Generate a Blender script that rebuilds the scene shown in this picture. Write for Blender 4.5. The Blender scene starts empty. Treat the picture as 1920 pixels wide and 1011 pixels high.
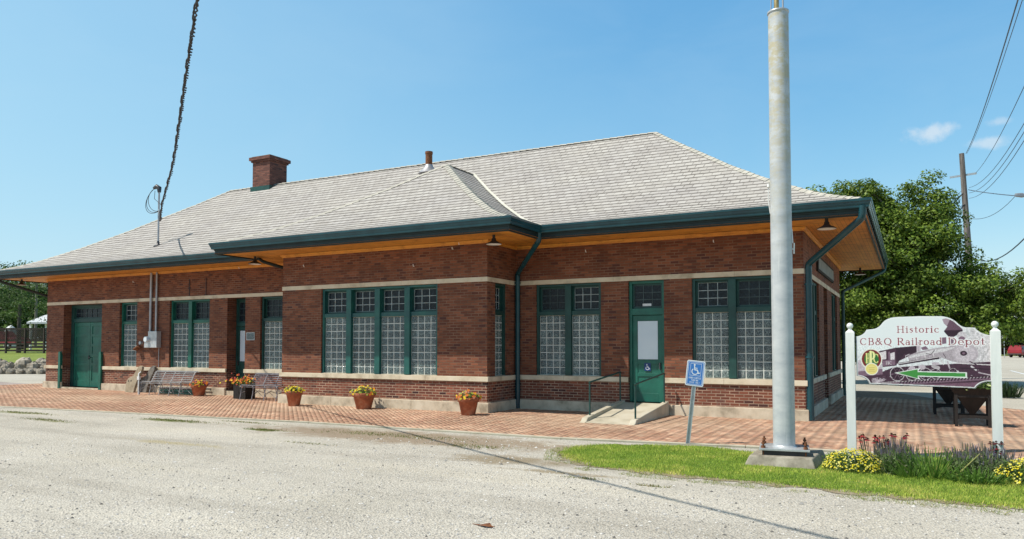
import bpy, math, random
import numpy as np
from mathutils import Vector, Matrix
random.seed(7); RNG = np.random.default_rng(11)
R = math.radians
sc = bpy.context.scene
col = sc.collection
WORLD = {}

# ------------------------------------------------------------------ helpers
def tag(o, label=None, cat=None, group=None, kind=None):
    if label: o['label'] = label
    if cat: o['category'] = cat
    if group: o['group'] = group
    if kind: o['kind'] = kind
    return o

def thing(name, loc, label, cat, group=None):
    o = bpy.data.objects.new(name, None); col.objects.link(o)
    o.location = loc; o.empty_display_size = .2
    WORLD[o] = Vector(loc)
    return tag(o, label, cat, group)

class MB:
    def __init__(s): s.v = []; s.f = []; s.uv = {}; s.sm = set()
    def add(s, verts, faces, smooth=False, uvs=None):
        b = len(s.v); s.v += [tuple(map(float, p)) for p in verts]
        for i, f in enumerate(faces):
            k = len(s.f); s.f.append(tuple(b + j for j in f))
            if uvs: s.uv[k] = uvs[i]
            if smooth: s.sm.add(k)
        return s
    def quad(s, a, b, c, d, uv=None):
        return s.add([a, b, c, d], [(0, 1, 2, 3)], uvs=[uv] if uv else None)
    def box(s, x0, x1, y0, y1, z0, z1, bev=0):
        if x0 > x1: x0, x1 = x1, x0
        if y0 > y1: y0, y1 = y1, y0
        V = [(x, y, z) for z in (z0, z1) for y in (y0, y1) for x in (x0, x1)]
        return s.add(V, [(0, 2, 3, 1), (4, 5, 7, 6), (0, 1, 5, 4), (2, 6, 7, 3), (0, 4, 6, 2), (1, 3, 7, 5)])
    def obox(s, c, size, M):
        hx, hy, hz = size[0] / 2, size[1] / 2, size[2] / 2
        V = [Vector(c) + M @ Vector((x, y, z)) for z in (-hz, hz) for y in (-hy, hy) for x in (-hx, hx)]
        return s.add(V, [(0, 2, 3, 1), (4, 5, 7, 6), (0, 1, 5, 4), (2, 6, 7, 3), (0, 4, 6, 2), (1, 3, 7, 5)])
    def tube(s, pts, r, n=8, cap=True):
        pts = [Vector(p) for p in pts]; rs = r if isinstance(r, (list, tuple)) else [r] * len(pts)
        b = len(s.v); rings = []
        prev = None
        for i, p in enumerate(pts):
            t = (pts[min(i + 1, len(pts) - 1)] - pts[max(i - 1, 0)]).normalized()
            if prev is None:
                u = t.cross(Vector((0, 0, 1)) if abs(t.z) < .9 else Vector((1, 0, 0))).normalized()
            else:
                u = (prev - t * prev.dot(t)).normalized()
            prev = u; w = t.cross(u)
            rings.append([p + (u * math.cos(a) + w * math.sin(a)) * rs[i] for a in [2 * math.pi * k / n for k in range(n)]])
        V = [q for rg in rings for q in rg]; F = []
        for i in range(len(pts) - 1):
            for k in range(n):
                k2 = (k + 1) % n
                F.append((i * n + k, i * n + k2, (i + 1) * n + k2, (i + 1) * n + k))
        s.add(V, F, smooth=True)
        if cap:
            s.add(rings[0], [tuple(range(n))][::1]); s.add(rings[-1], [tuple(range(n))])
        return s
    def lathe(s, c, prof, n=20, smooth=True):
        V = []; F = []
        for (r, z) in prof:
            for k in range(n):
                a = 2 * math.pi * k / n
                V.append((c[0] + r * math.cos(a), c[1] + r * math.sin(a), c[2] + z))
        for i in range(len(prof) - 1):
            for k in range(n):
                k2 = (k + 1) % n
                F.append((i * n + k, i * n + k2, (i + 1) * n + k2, (i + 1) * n + k))
        s.add(V, F, smooth=smooth)
        return s
    def prism(s, poly, fn, d0, d1):
        """poly 2D points; fn(u,v,d)->xyz"""
        n = len(poly)
        V = [fn(u, v, d0) for u, v in poly] + [fn(u, v, d1) for u, v in poly]
        F = [tuple(range(n)), tuple(range(2 * n - 1, n - 1, -1))]
        F += [(i, i + n, (i + 1) % n + n, (i + 1) % n) for i in range(n)]
        return s.add(V, F)
    def sweep(s, path, prof, closed=True):
        """path: xy points; prof: (outward offset, z) open profile; mitred"""
        n = len(path); P = [Vector((p[0], p[1])) for p in path]; V = []
        area = sum(P[i].x * P[(i + 1) % n].y - P[(i + 1) % n].x * P[i].y for i in range(n))
        sg = 1 if area > 0 else -1
        for i in range(n):
            if closed or 0 < i < n - 1:
                d0 = (P[i] - P[i - 1]).normalized(); d1 = (P[(i + 1) % n] - P[i]).normalized()
            elif i == 0: d0 = d1 = (P[1] - P[0]).normalized()
            else: d0 = d1 = (P[-1] - P[-2]).normalized()
            n0 = Vector((d0.y, -d0.x)) * sg; n1 = Vector((d1.y, -d1.x)) * sg
            m = (n0 + n1); m = m / m.length_squared * 2
            for (o, z) in prof:
                q = P[i] + m * o; V.append((q.x, q.y, z))
        k = len(prof); F = []
        for i in range(n if closed else n - 1):
            j = (i + 1) % n
            for a in range(k - 1):
                F.append((i * k + a, j * k + a, j * k + a + 1, i * k + a + 1))
        s.add(V, F); return s
    def build(s, name, mat, parent=None, bevel=0, label=None):
        me = bpy.data.meshes.new(name)
        off = WORLD[parent] if parent is not None else Vector((0, 0, 0))
        origin = off
        if parent is None and s.v:
            a = np.array(s.v); c = (a.min(0) + a.max(0)) / 2; origin = Vector((c[0], c[1], a[:, 2].min()))
        vv = [(x - origin.x, y - origin.y, z - origin.z) for x, y, z in s.v]
        me.from_pydata(vv, [], s.f)
        uvl = me.uv_layers.new(name='UVMap')
        data = np.zeros((len(me.loops), 2), dtype=np.float32)
        for p in me.polygons:
            if p.index in s.uv and s.uv[p.index]:
                for li, q in zip(p.loop_indices, s.uv[p.index]): data[li] = q
            else:
                nx, ny, nz = p.normal; ax, ay, az = abs(nx), abs(ny), abs(nz)
                for li, vi in zip(p.loop_indices, p.vertices):
                    x, y, z = s.v[vi]
                    if az >= ax and az >= ay: data[li] = (x, y)
                    elif ay >= ax: data[li] = (x, z)
                    else: data[li] = (y, z)
            if p.index in s.sm: p.use_smooth = True
        uvl.data.foreach_set('uv', data.ravel())
        if mat: me.materials.append(mat)
        me.update()
        o = bpy.data.objects.new(name, me); col.objects.link(o)
        if parent is not None: o.parent = parent
        else: o.location = origin
        WORLD[o] = origin if parent is None else off
        if bevel:
            b = o.modifiers.new('bevel', 'BEVEL'); b.width = bevel; b.segments = 2; b.limit_method = 'ANGLE'; b.angle_limit = R(40)
        if label: o['label'] = label
        return o

def dup(root, loc, label=None):
    """a copy of a thing with copies of its parts and sub-parts"""
    r = root.copy(); col.objects.link(r); r.location = loc
    if label: r['label'] = label
    for ch in list(root.children):
        c = ch.copy(); col.objects.link(c); c.parent = r
        for g in list(ch.children):
            d = g.copy(); col.objects.link(d); d.parent = c
    return r

def raw_mesh(name, verts, loops, starts, mat, parent=None, colors=None, smooth=False):
    """fast quad/tri mesh from numpy arrays; colors per face"""
    off = WORLD[parent] if parent is not None else Vector((0, 0, 0))
    me = bpy.data.meshes.new(name)
    v = np.asarray(verts, dtype=np.float32)
    if parent is None:
        c = (v.min(0) + v.max(0)) / 2; off = Vector((float(c[0]), float(c[1]), float(v[:, 2].min())))
    v = v - np.array(off, dtype=np.float32)
    me.vertices.add(len(v)); me.vertices.foreach_set('co', v.ravel())
    me.loops.add(len(loops)); me.loops.foreach_set('vertex_index', np.asarray(loops, dtype=np.int32))
    me.polygons.add(len(starts)); me.polygons.foreach_set('loop_start', np.asarray(starts, dtype=np.int32))
    me.update(calc_edges=True)
    if colors is not None:
        at = me.color_attributes.new('tone', 'FLOAT_COLOR', 'CORNER')
        tot = np.diff(np.append(starts, len(loops)))
        c = np.repeat(np.asarray(colors, dtype=np.float32), tot, axis=0)
        c = np.concatenate([c, np.ones((len(c), 1), dtype=np.float32)], 1)
        at.data.foreach_set('color', c.ravel())
    me.materials.append(mat)
    o = bpy.data.objects.new(name, me); col.objects.link(o)
    if parent is not None: o.parent = parent
    else: o.location = off
    WORLD[o] = off
    return o

# ------------------------------------------------------------------ materials
def newmat(name):
    m = bpy.data.materials.new(name); m.use_nodes = True
    nt = m.node_tree; return m, nt, nt.nodes['Principled BSDF']
def nd(nt, t, **k):
    n = nt.nodes.new(t)
    for a, b in k.items():
        if a in n.inputs.keys() if isinstance(a, str) else False: n.inputs[a].default_value = b
        else: setattr(n, a, b)
    return n
def C(c): return (c[0], c[1], c[2], 1)
def ramp(nt, src, stops):
    r = nt.nodes.new('ShaderNodeValToRGB'); e = r.color_ramp.elements
    while len(e) < len(stops): e.new(.5)
    for i, (p, c) in enumerate(stops):
        e[i].position = p; e[i].color = C(c) if len(c) == 3 else c
    nt.links.new(src, r.inputs[0]); return r
def noise(nt, scale, detail=4, vec=None, rough=.55, dist=0):
    n = nt.nodes.new('ShaderNodeTexNoise'); n.inputs['Scale'].default_value = scale
    n.inputs['Detail'].default_value = detail; n.inputs['Roughness'].default_value = rough
    n.inputs['Distortion'].default_value = dist
    if vec: nt.links.new(vec, n.inputs['Vector'])
    return n
def coords(nt, kind='Object', scale=None):
    t = nt.nodes.new('ShaderNodeTexCoord'); o = t.outputs[kind]
    if scale:
        m = nt.nodes.new('ShaderNodeMapping'); m.inputs['Scale'].default_value = scale
        nt.links.new(o, m.inputs['Vector']); o = m.outputs[0]
    return o
def mixc(nt, fac, a, b, mode='MIX'):
    m = nt.nodes.new('ShaderNodeMix'); m.data_type = 'RGBA'; m.blend_type = mode
    def put(i, x):
        if hasattr(x, 'is_linked') or hasattr(x, 'links'): nt.links.new(x, m.inputs[i])
        elif isinstance(x, (int, float)): m.inputs[i].default_value = x
        else: m.inputs[i].default_value = C(x)
    put(0, fac); put(6, a); put(7, b); return m.outputs[2]
def bump(nt, b, h, strength=.3, dist=.01, normal=None):
    n = nt.nodes.new('ShaderNodeBump'); n.inputs['Strength'].default_value = strength; n.inputs['Distance'].default_value = dist
    nt.links.new(h, n.inputs['Height'])
    if normal: nt.links.new(normal, n.inputs['Normal'])
    nt.links.new(n.outputs[0], b.inputs['Normal']); return n.outputs[0]

def mottled(name, c1, c2, scale=3, rough=.7, bs=.2, bscale=40, metal=0, c3=None, lo=.35, hi=.65, stretch=None, spec=.5, bdist=.005):
    m, nt, b = newmat(name); v = coords(nt, 'Object', stretch)
    n = noise(nt, scale, 5, v, .6)
    st = [(lo, c1), (hi, c2)] if not c3 else [(lo, c1), ((lo + hi) / 2, c2), (hi, c3)]
    r = ramp(nt, n.outputs[0], st); nt.links.new(r.outputs[0], b.inputs['Base Color'])
    b.inputs['Roughness'].default_value = rough; b.inputs['Metallic'].default_value = metal
    b.inputs['Specular IOR Level'].default_value = spec
    if bs:
        n2 = noise(nt, bscale, 4, v); bump(nt, b, n2.outputs[0], bs, bdist)
    return m

def brick_mat(name, c1, c2, mortar, w=.21, h=.068, ms=.007, dark=(.05, .03, .03), wash=None, msm=.1, offs=.5):
    m, nt, b = newmat(name); uv = coords(nt, 'UV')
    # slight wobble of the courses
    nz = noise(nt, 6, 2, uv)
    sub = nt.nodes.new('ShaderNodeVectorMath'); sub.operation = 'SUBTRACT'; nt.links.new(nz.outputs['Color'], sub.inputs[0]); sub.inputs[1].default_value = (.5, .5, .5)
    scl = nt.nodes.new('ShaderNodeVectorMath'); scl.operation = 'SCALE'; nt.links.new(sub.outputs[0], scl.inputs[0]); scl.inputs[3].default_value = .006
    add = nt.nodes.new('ShaderNodeVectorMath'); nt.links.new(uv, add.inputs[0]); nt.links.new(scl.outputs[0], add.inputs[1])
    t = nt.nodes.new('ShaderNodeTexBrick'); nt.links.new(add.outputs[0], t.inputs['Vector'])
    t.inputs['Scale'].default_value = 1; t.inputs['Brick Width'].default_value = w; t.inputs['Row Height'].default_value = h
    t.inputs['Mortar Size'].default_value = ms; t.inputs['Mortar Smooth'].default_value = msm; t.offset = offs
    t.inputs['Color1'].default_value = (0, 0, 0, 1); t.inputs['Color2'].default_value = (1, 1, 1, 1); t.inputs['Mortar'].default_value = (.5, .5, .5, 1)
    r = ramp(nt, t.outputs['Color'], [(0, dark), (.12, c1), (.7, c2), (1, tuple(x * 1.3 for x in c2))])
    big = noise(nt, .9, 4, uv); rb = ramp(nt, big.outputs[0], [(.3, (.86, .85, .85)), (.7, (1.10, 1.10, 1.08))])
    c = mixc(nt, 1, r.outputs[0], rb.outputs[0], 'MULTIPLY')
    mn = noise(nt, 2.3, 3, uv); rm = ramp(nt, mn.outputs[0], [(.4, tuple(x * .55 for x in mortar)), (.62, mortar)])
    c = mixc(nt, t.outputs['Fac'], c, rm.outputs[0])
    if wash:
        wn = noise(nt, 1.6, 6, uv, .7); wr = ramp(nt, wn.outputs[0], [(.58, (0, 0, 0)), (.72, (1, 1, 1))])
        c = mixc(nt, wr.outputs[0], c, wash)
    nt.links.new(c, b.inputs['Base Color']); b.inputs['Roughness'].default_value = .8
    b.inputs['Specular IOR Level'].default_value = .3
    inv = nt.nodes.new('ShaderNodeMath'); inv.operation = 'SUBTRACT'; inv.inputs[0].default_value = 1; nt.links.new(t.outputs['Fac'], inv.inputs[1])
    fine = noise(nt, 60, 3, uv); ad = nt.nodes.new('ShaderNodeMath'); ad.operation = 'MULTIPLY_ADD'; nt.links.new(fine.outputs[0], ad.inputs[0]); ad.inputs[1].default_value = .3
    nt.links.new(inv.outputs[0], ad.inputs[2]); bump(nt, b, ad.outputs[0], .5, .006)
    return m

def attr_mat(name, rough=.7, transl=0, spec=.3, hue=None, attr='tone', bs=0):
    m, nt, b = newmat(name); a = nt.nodes.new('ShaderNodeAttribute'); a.attribute_name = attr
    nt.links.new(a.outputs['Color'], b.inputs['Base Color'])
    b.inputs['Roughness'].default_value = rough; b.inputs['Specular IOR Level'].default_value = spec
    if bs:
        n2 = noise(nt, 90, 3, coords(nt)); bump(nt, b, n2.outputs[0], bs, .003)
    if transl:
        t = nt.nodes.new('ShaderNodeBsdfTranslucent'); nt.links.new(a.outputs['Color'], t.inputs['Color'])
        mx = nt.nodes.new('ShaderNodeMixShader'); mx.inputs[0].default_value = transl
        nt.links.new(b.outputs[0], mx.inputs[1]); nt.links.new(t.outputs[0], mx.inputs[2])
        nt.links.new(mx.outputs[0], nt.nodes['Material Output'].inputs[0])
    return m

M = {}
M['brick'] = brick_mat('brick', (.140, .047, .029), (.210, .075, .040), (.25, .14, .09), ms=.009, dark=(.095, .037, .032))
M['brick_low'] = brick_mat('brick_low', (.135, .044, .030), (.205, .068, .041), (.50, .35, .25), dark=(.05, .022, .022), ms=.008, wash=(.19, .13, .11))
M['brick_top'] = brick_mat('chimney_brick', (.13, .05, .04), (.19, .075, .055), (.13, .085, .07), dark=(.07, .033, .033))
M['stone'] = mottled('limestone', (.44, .37, .26), (.66, .57, .42), 2.5, .85, .15, 30, c3=(.73, .65, .50), lo=.3, hi=.7)
M['base_stone'] = mottled('base_stone', (.30, .25, .18), (.55, .47, .35), 2.6, .85, .2, 25, c3=(.66, .58, .45), lo=.32, hi=.66)
M['teal'] = mottled('gutter_paint', (.006, .048, .066), (.012, .074, .094), 2, .24, .05, 20, spec=.5)
M['fascia'] = mottled('fascia_paint', (.006, .016, .017), (.012, .030, .030), 3, .6, .1, 20)
M['green'] = mottled('green_paint', (.008, .095, .067), (.014, .15, .105), 2.5, .42, .08, 30)
M['green_dark'] = mottled('dark_green_paint', (.008, .045, .04), (.013, .075, .062), 3, .5, .08, 30)
M['blue_green'] = mottled('blue_green_paint', (.010, .075, .075), (.016, .125, .10), 3, .42, .08, 30)
M['dark'] = mottled('dark_interior', (.012, .014, .018), (.022, .025, .03), 3, .5, 0)
M['white'] = mottled('white_paint', (.70, .72, .72), (.82, .83, .83), 3, .45, .05, 20)
M['post_white'] = mottled('post_paint', (.66, .69, .67), (.82, .84, .81), 5, .5, .1, 20, stretch=(1, 1, .2))
M['terra'] = mottled('terracotta', (.22, .07, .035), (.40, .12, .055), 5, .85, .15, 60, c3=(.50, .26, .16), lo=.3, hi=.75)
M['concrete'] = mottled('concrete', (.38, .34, .25), (.52, .47, .36), 2.2, .9, .3, 60, c3=(.56, .52, .42), lo=.3, hi=.7)
M['concrete_old'] = mottled('old_concrete', (.17, .15, .115), (.29, .26, .205), 6, .9, .5, 80, c3=(.42, .38, .31), lo=.3, hi=.7)
M['black'] = mottled('black_plastic', (.015, .015, .017), (.03, .03, .032), 8, .5, 0)
M['wire'] = mottled('wire', (.02, .02, .025), (.05, .05, .055), 8, .6, 0)
M['wire_blue'] = mottled('distant_wire', (.09, .12, .17), (.12, .16, .21), 8, .7, 0)
M['steel_dark'] = mottled('dark_metal', (.05, .05, .055), (.10, .10, .105), 12, .45, .1, 60, metal=.6)
M['conduit'] = mottled('conduit', (.34, .34, .36), (.48, .48, .50), 3, .45, .05, 20, metal=.5)
M['bench'] = mottled('bench_metal', (.26, .26, .27), (.48, .47, .46), 9, .5, .1, 60, metal=.3)
M['bench_b'] = mottled('bench_metal_b', (.16, .15, .17), (.34, .32, .34), 9, .5, .1, 60, metal=.3)
M['tan'] = mottled('tan_board', (.26, .21, .14), (.40, .33, .23), 6, .85, .2, 40)
M['grey_board'] = mottled('grey_board', (.10, .09, .08), (.22, .20, .17), 8, .85, .3, 40)
M['wood_dark'] = mottled('dark_wood', (.010, .008, .007), (.024, .018, .015), 8, .8, .3, 30, stretch=(1, 1, .2))
M['pole_wood'] = mottled('pole_wood', (.10, .085, .075), (.26, .23, .21), 5, .9, .4, 20, stretch=(3, 3, .25))
M['rust'] = mottled('rust', (.10, .035, .015), (.26, .10, .04), 30, .9, .4, 90)
M['rock'] = mottled('rock', (.20, .17, .13), (.48, .43, .35), 2, .9, .5, 8)
M['bark'] = mottled('bark', (.05, .04, .03), (.12, .10, .08), 6, .95, .6, 20, stretch=(2, 2, .4))
M['leaf'] = attr_mat('leaf', .5, .42, .3)
M['petal'] = attr_mat('petal', .6, .3, .2)
M['grassblade'] = attr_mat('grass_blade', .6, .3, .2)
M['paint'] = attr_mat('printed_panel', .35, 0, .4)
M['paver'] = attr_mat('paver', .85, 0, .25, bs=.4)
M['chip'] = attr_mat('stone_chip', .9, 0, .2)
M['car_red'] = mottled('car_red', (.22, .012, .018), (.28, .016, .022), 1, .22, 0)
M['glass_dark'] = mottled('dark_glass', (.012, .015, .02), (.025, .03, .035), 2, .08, 0)
M['tyre'] = mottled('tyre', (.015, .015, .015), (.03, .03, .03), 20, .85, 0)
M['light_roof'] = mottled('pale_metal_roof', (.55, .56, .56), (.68, .69, .69), 2, .5, 0)
M['wiremesh'] = mottled('fence_wood', (.03, .022, .018), (.07, .05, .04), 5, .85, .2, 30)
M['red_tail'] = mottled('tail_lamp', (.25, .01, .01), (.3, .01, .01), 4, .3, 0)
M['porcelain'] = mottled('porcelain', (.70, .70, .68), (.80, .80, .78), 4, .3, 0)

def galvanized():
    m, nt, b = newmat('galvanized_steel'); v = coords(nt, 'Object')
    sep = nt.nodes.new('ShaderNodeSeparateXYZ'); nt.links.new(v, sep.inputs[0])
    s1 = coords(nt, 'Object', (1.2, 1.2, 2.6)); n1 = noise(nt, 2.0, 6, s1, .65)
    r1 = ramp(nt, n1.outputs[0], [(.3, (.38, .41, .44)), (.5, (.50, .52, .53)), (.7, (.60, .61, .61))])
    # yellowish oxide bands in the upper half
    s2 = coords(nt, 'Object', (2.5, 2.5, 4.5)); n2 = noise(nt, 2.4, 7, s2, .8)
    mp = nt.nodes.new('ShaderNodeMapRange'); nt.links.new(sep.outputs[2], mp.inputs[0]); mp.inputs[1].default_value = 2.6; mp.inputs[2].default_value = 5.4
    mul = nt.nodes.new('ShaderNodeMath'); mul.operation = 'MULTIPLY'; nt.links.new(mp.outputs[0], mul.inputs[0])
    r2 = ramp(nt, n2.outputs[0], [(.46, (0, 0, 0)), (.56, (.95, .95, .95))]); nt.links.new(r2.outputs[0], mul.inputs[1])
    c = mixc(nt, mul.outputs[0], r1.outputs[0], (.49, .44, .30))
    # white drips
    s3 = coords(nt, 'Object', (6, 6, .5)); n3 = noise(nt, 3, 4, s3); r3 = ramp(nt, n3.outputs[0], [(.60, (0, 0, 0)), (.75, (.5, .5, .5))])
    c = mixc(nt, r3.outputs[0], c, (.66, .67, .66))
    nt.links.new(c, b.inputs['Base Color']); b.inputs['Metallic'].default_value = .12; b.inputs['Roughness'].default_value = .5
    n4 = noise(nt, 25, 4, v); bump(nt, b, n4.outputs[0], .15, .004); return m
M['galv'] = galvanized()
M['galv_plain'] = mottled('galvanized_plain', (.42, .45, .47), (.58, .60, .61), 8, .4, .1, 40, metal=.4)

def soffit_mat():
    m, nt, b = newmat('soffit_boards'); uv = coords(nt, 'UV')
    t = nt.nodes.new('ShaderNodeTexBrick'); nt.links.new(uv, t.inputs['Vector'])
    t.inputs['Scale'].default_value = 1; t.inputs['Brick Width'].default_value = 3.1; t.inputs['Row Height'].default_value = .09
    t.inputs['Mortar Size'].default_value = .004; t.inputs['Color1'].default_value = (.74, .35, .055, 1); t.inputs['Color2'].default_value = (.66, .27, .045, 1); t.inputs['Mortar'].default_value = (.32, .11, .02, 1)
    n = noise(nt, 3, 6, uv, .7); r = ramp(nt, n.outputs[0], [(.32, (.62, .56, .5)), (.5, (1, 1, 1)), (.7, (1.15, 1.1, 1.0))])
    c = mixc(nt, 1, t.outputs['Color'], r.outputs[0], 'MULTIPLY')
    n2 = noise(nt, 7, 5, uv, .7); r2 = ramp(nt, n2.outputs[0], [(.66, (0, 0, 0)), (.72, (.8, .8, .8))])
    c = mixc(nt, r2.outputs[0], c, (.25, .14, .06))
    nt.links.new(c, b.inputs['Base Color']); b.inputs['Roughness'].default_value = .55
    bump(nt, b, t.outputs['Fac'], -.4, .005); return m
M['soffit'] = soffit_mat()

def roof_mat(name='roof_shingles', dk=1.0):
    m, nt, b = newmat(name); uv = coords(nt, 'UV')
    nz = noise(nt, 3.5, 4, uv); sub = nt.nodes.new('ShaderNodeVectorMath'); sub.operation = 'SUBTRACT'; nt.links.new(nz.outputs['Color'], sub.inputs[0]); sub.inputs[1].default_value = (.5, .5, .5)
    scl = nt.nodes.new('ShaderNodeVectorMath'); scl.operation = 'SCALE'; nt.links.new(sub.outputs[0], scl.inputs[0]); scl.inputs[3].default_value = .05
    add = nt.nodes.new('ShaderNodeVectorMath'); nt.links.new(uv, add.inputs[0]); nt.links.new(scl.outputs[0], add.inputs[1])
    t = nt.nodes.new('ShaderNodeTexBrick'); nt.links.new(add.outputs[0], t.inputs['Vector'])
    t.inputs['Scale'].default_value = 1; t.inputs['Brick Width'].default_value = .23; t.inputs['Row Height'].default_value = .24
    t.inputs['Mortar Size'].default_value = .016; t.inputs['Mortar Smooth'].default_value = .4; t.offset = .5
    t.inputs['Color1'].default_value = (.0, .0, .0, 1); t.inputs['Color2'].default_value = (1, 1, 1, 1); t.inputs['Mortar'].default_value = (.5, .5, .5, 1)
    r = ramp(nt, t.outputs['Color'], [(0, (.435 * dk, .412 * dk, .385 * dk)), (.5, (.475 * dk, .453 * dk, .425 * dk)), (1, (.525 * dk, .505 * dk, .475 * dk))])
    bg = noise(nt, .5, 6, uv, .65); rb = ramp(nt, bg.outputs[0], [(.3, (.92, .91, .93)), (.7, (1.04, 1.03, 1.0))])
    c = mixc(nt, 1, r.outputs[0], rb.outputs[0], 'MULTIPLY')
    # horizontal weather streaks
    st = coords(nt, 'UV', (.6, 4.2, 1)); sn = noise(nt, 2.0, 5, st, .7); sr = ramp(nt, sn.outputs[0], [(.35, (.95, .945, .94)), (.6, (1.01, 1.01, 1.01))])
    c = mixc(nt, 1, c, sr.outputs[0], 'MULTIPLY')
    # joints fade in and out; butt edges of the courses are dark and uneven
    jn = noise(nt, 1.7, 4, uv, .7); jr = ramp(nt, jn.outputs[0], [(.36, (.12, .12, .12)), (.62, (.8, .8, .8))])
    jf = nt.nodes.new('ShaderNodeMath'); jf.operation = 'MULTIPLY'; nt.links.new(t.outputs['Fac'], jf.inputs[0]); nt.links.new(jr.outputs[0], jf.inputs[1])
    c = mixc(nt, jf.outputs[0], c, (.13, .115, .105))
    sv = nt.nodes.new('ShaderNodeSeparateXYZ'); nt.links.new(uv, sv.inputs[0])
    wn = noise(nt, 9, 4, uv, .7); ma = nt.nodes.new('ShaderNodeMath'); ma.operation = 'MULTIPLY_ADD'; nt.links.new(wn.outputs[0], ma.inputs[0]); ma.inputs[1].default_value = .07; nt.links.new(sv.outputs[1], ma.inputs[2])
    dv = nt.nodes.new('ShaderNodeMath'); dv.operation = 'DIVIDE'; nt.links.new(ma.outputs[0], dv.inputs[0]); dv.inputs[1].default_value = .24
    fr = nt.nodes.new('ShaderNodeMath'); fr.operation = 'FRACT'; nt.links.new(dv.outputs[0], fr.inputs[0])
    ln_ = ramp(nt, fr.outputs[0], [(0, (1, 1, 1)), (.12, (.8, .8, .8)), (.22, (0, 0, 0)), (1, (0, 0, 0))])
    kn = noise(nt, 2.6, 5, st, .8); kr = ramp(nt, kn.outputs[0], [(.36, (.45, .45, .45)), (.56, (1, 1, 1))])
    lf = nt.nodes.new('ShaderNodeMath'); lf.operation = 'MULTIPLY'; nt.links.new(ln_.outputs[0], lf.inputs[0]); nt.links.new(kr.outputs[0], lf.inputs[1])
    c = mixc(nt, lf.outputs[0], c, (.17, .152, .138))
    sp = noise(nt, 55, 3, uv); sr2 = ramp(nt, sp.outputs[0], [(.3, (.82, .82, .82)), (.7, (1.15, 1.15, 1.15))])
    c = mixc(nt, 1, c, sr2.outputs[0], 'MULTIPLY')
    nt.links.new(c, b.inputs['Base Color']); b.inputs['Roughness'].default_value = .9; b.inputs['Specular IOR Level'].default_value = .2
    bump(nt, b, t.outputs['Fac'], -.6, .01); return m
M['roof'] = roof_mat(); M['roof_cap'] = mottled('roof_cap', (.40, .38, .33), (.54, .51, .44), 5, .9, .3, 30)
M['flash'] = mottled('valley_metal', (.58, .56, .47), (.72, .70, .60), 4, .6, .1, 20)

def glassblock():
    m, nt, b = newmat('glass_block'); uv = coords(nt, 'UV')
    d = noise(nt, 14, 3, uv)
    w = nt.nodes.new('ShaderNodeTexWave'); w.wave_type = 'BANDS'; w.inputs['Scale'].default_value = 9; w.inputs['Distortion'].default_value = 14; w.inputs['Detail'].default_value = 3; w.inputs['Detail Scale'].default_value = 2.5
    nt.links.new(uv, w.inputs['Vector'])
    n = noise(nt, 26, 5, uv, .7, 1.5)
    mixf = mixc(nt, .5, w.outputs[0], n.outputs[0])
    r = ramp(nt, mixf, [(.30, (.02, .035, .042)), (.46, (.075, .115, .125)), (.60, (.18, .24, .245)), (.78, (.36, .44, .42))])
    oi = nt.nodes.new('ShaderNodeObjectInfo'); ro = ramp(nt, oi.outputs['Random'], [(0, (.70, .72, .72)), (.5, (.95, .98, 1.0)), (1, (1.18, 1.16, 1.12))])
    bg2 = noise(nt, 1.1, 3, coords(nt, 'Object')); rb2 = ramp(nt, bg2.outputs[0], [(.35, (.72, .74, .76)), (.65, (1.15, 1.15, 1.12))])
    cc1 = mixc(nt, 1, r.outputs[0], ro.outputs[0], 'MULTIPLY'); cc1 = mixc(nt, 1, cc1, rb2.outputs[0], 'MULTIPLY')
    nt.links.new(cc1, b.inputs['Base Color']); b.inputs['Roughness'].default_value = .12; b.inputs['Specular IOR Level'].default_value = .7
    bump(nt, b, w.outputs[0], .5, .012); return m
M['block'] = glassblock()
M['mortar'] = mottled('white_mortar', (.54, .56, .52), (.72, .74, .68), 8, .8, .2, 60)
def transom_glass():
    m, nt, b = newmat('transom_glass'); uv = coords(nt, 'UV')
    n = noise(nt, 22, 4, uv, .6, 1.0); r = ramp(nt, n.outputs[0], [(.38, (.006, .010, .014)), (.58, (.016, .026, .034)), (.74, (.06, .085, .10))])
    nt.links.new(r.outputs[0], b.inputs['Base Color']); b.inputs['Roughness'].default_value = .25; b.inputs['Specular IOR Level'].default_value = .22
    bump(nt, b, n.outputs[0], .25, .01); return m
M['tglass'] = transom_glass()
M['muntin'] = mottled('muntin_paint', (.30, .36, .36), (.52, .57, .56), 6, .5, 0)
M['muntin_dark'] = mottled('muntin_dark', (.035, .06, .062), (.08, .12, .12), 6, .5, 0)
M['frosted'] = mottled('blind_pane', (.64, .73, .80), (.72, .80, .85), 1.2, .25, 0)

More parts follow.
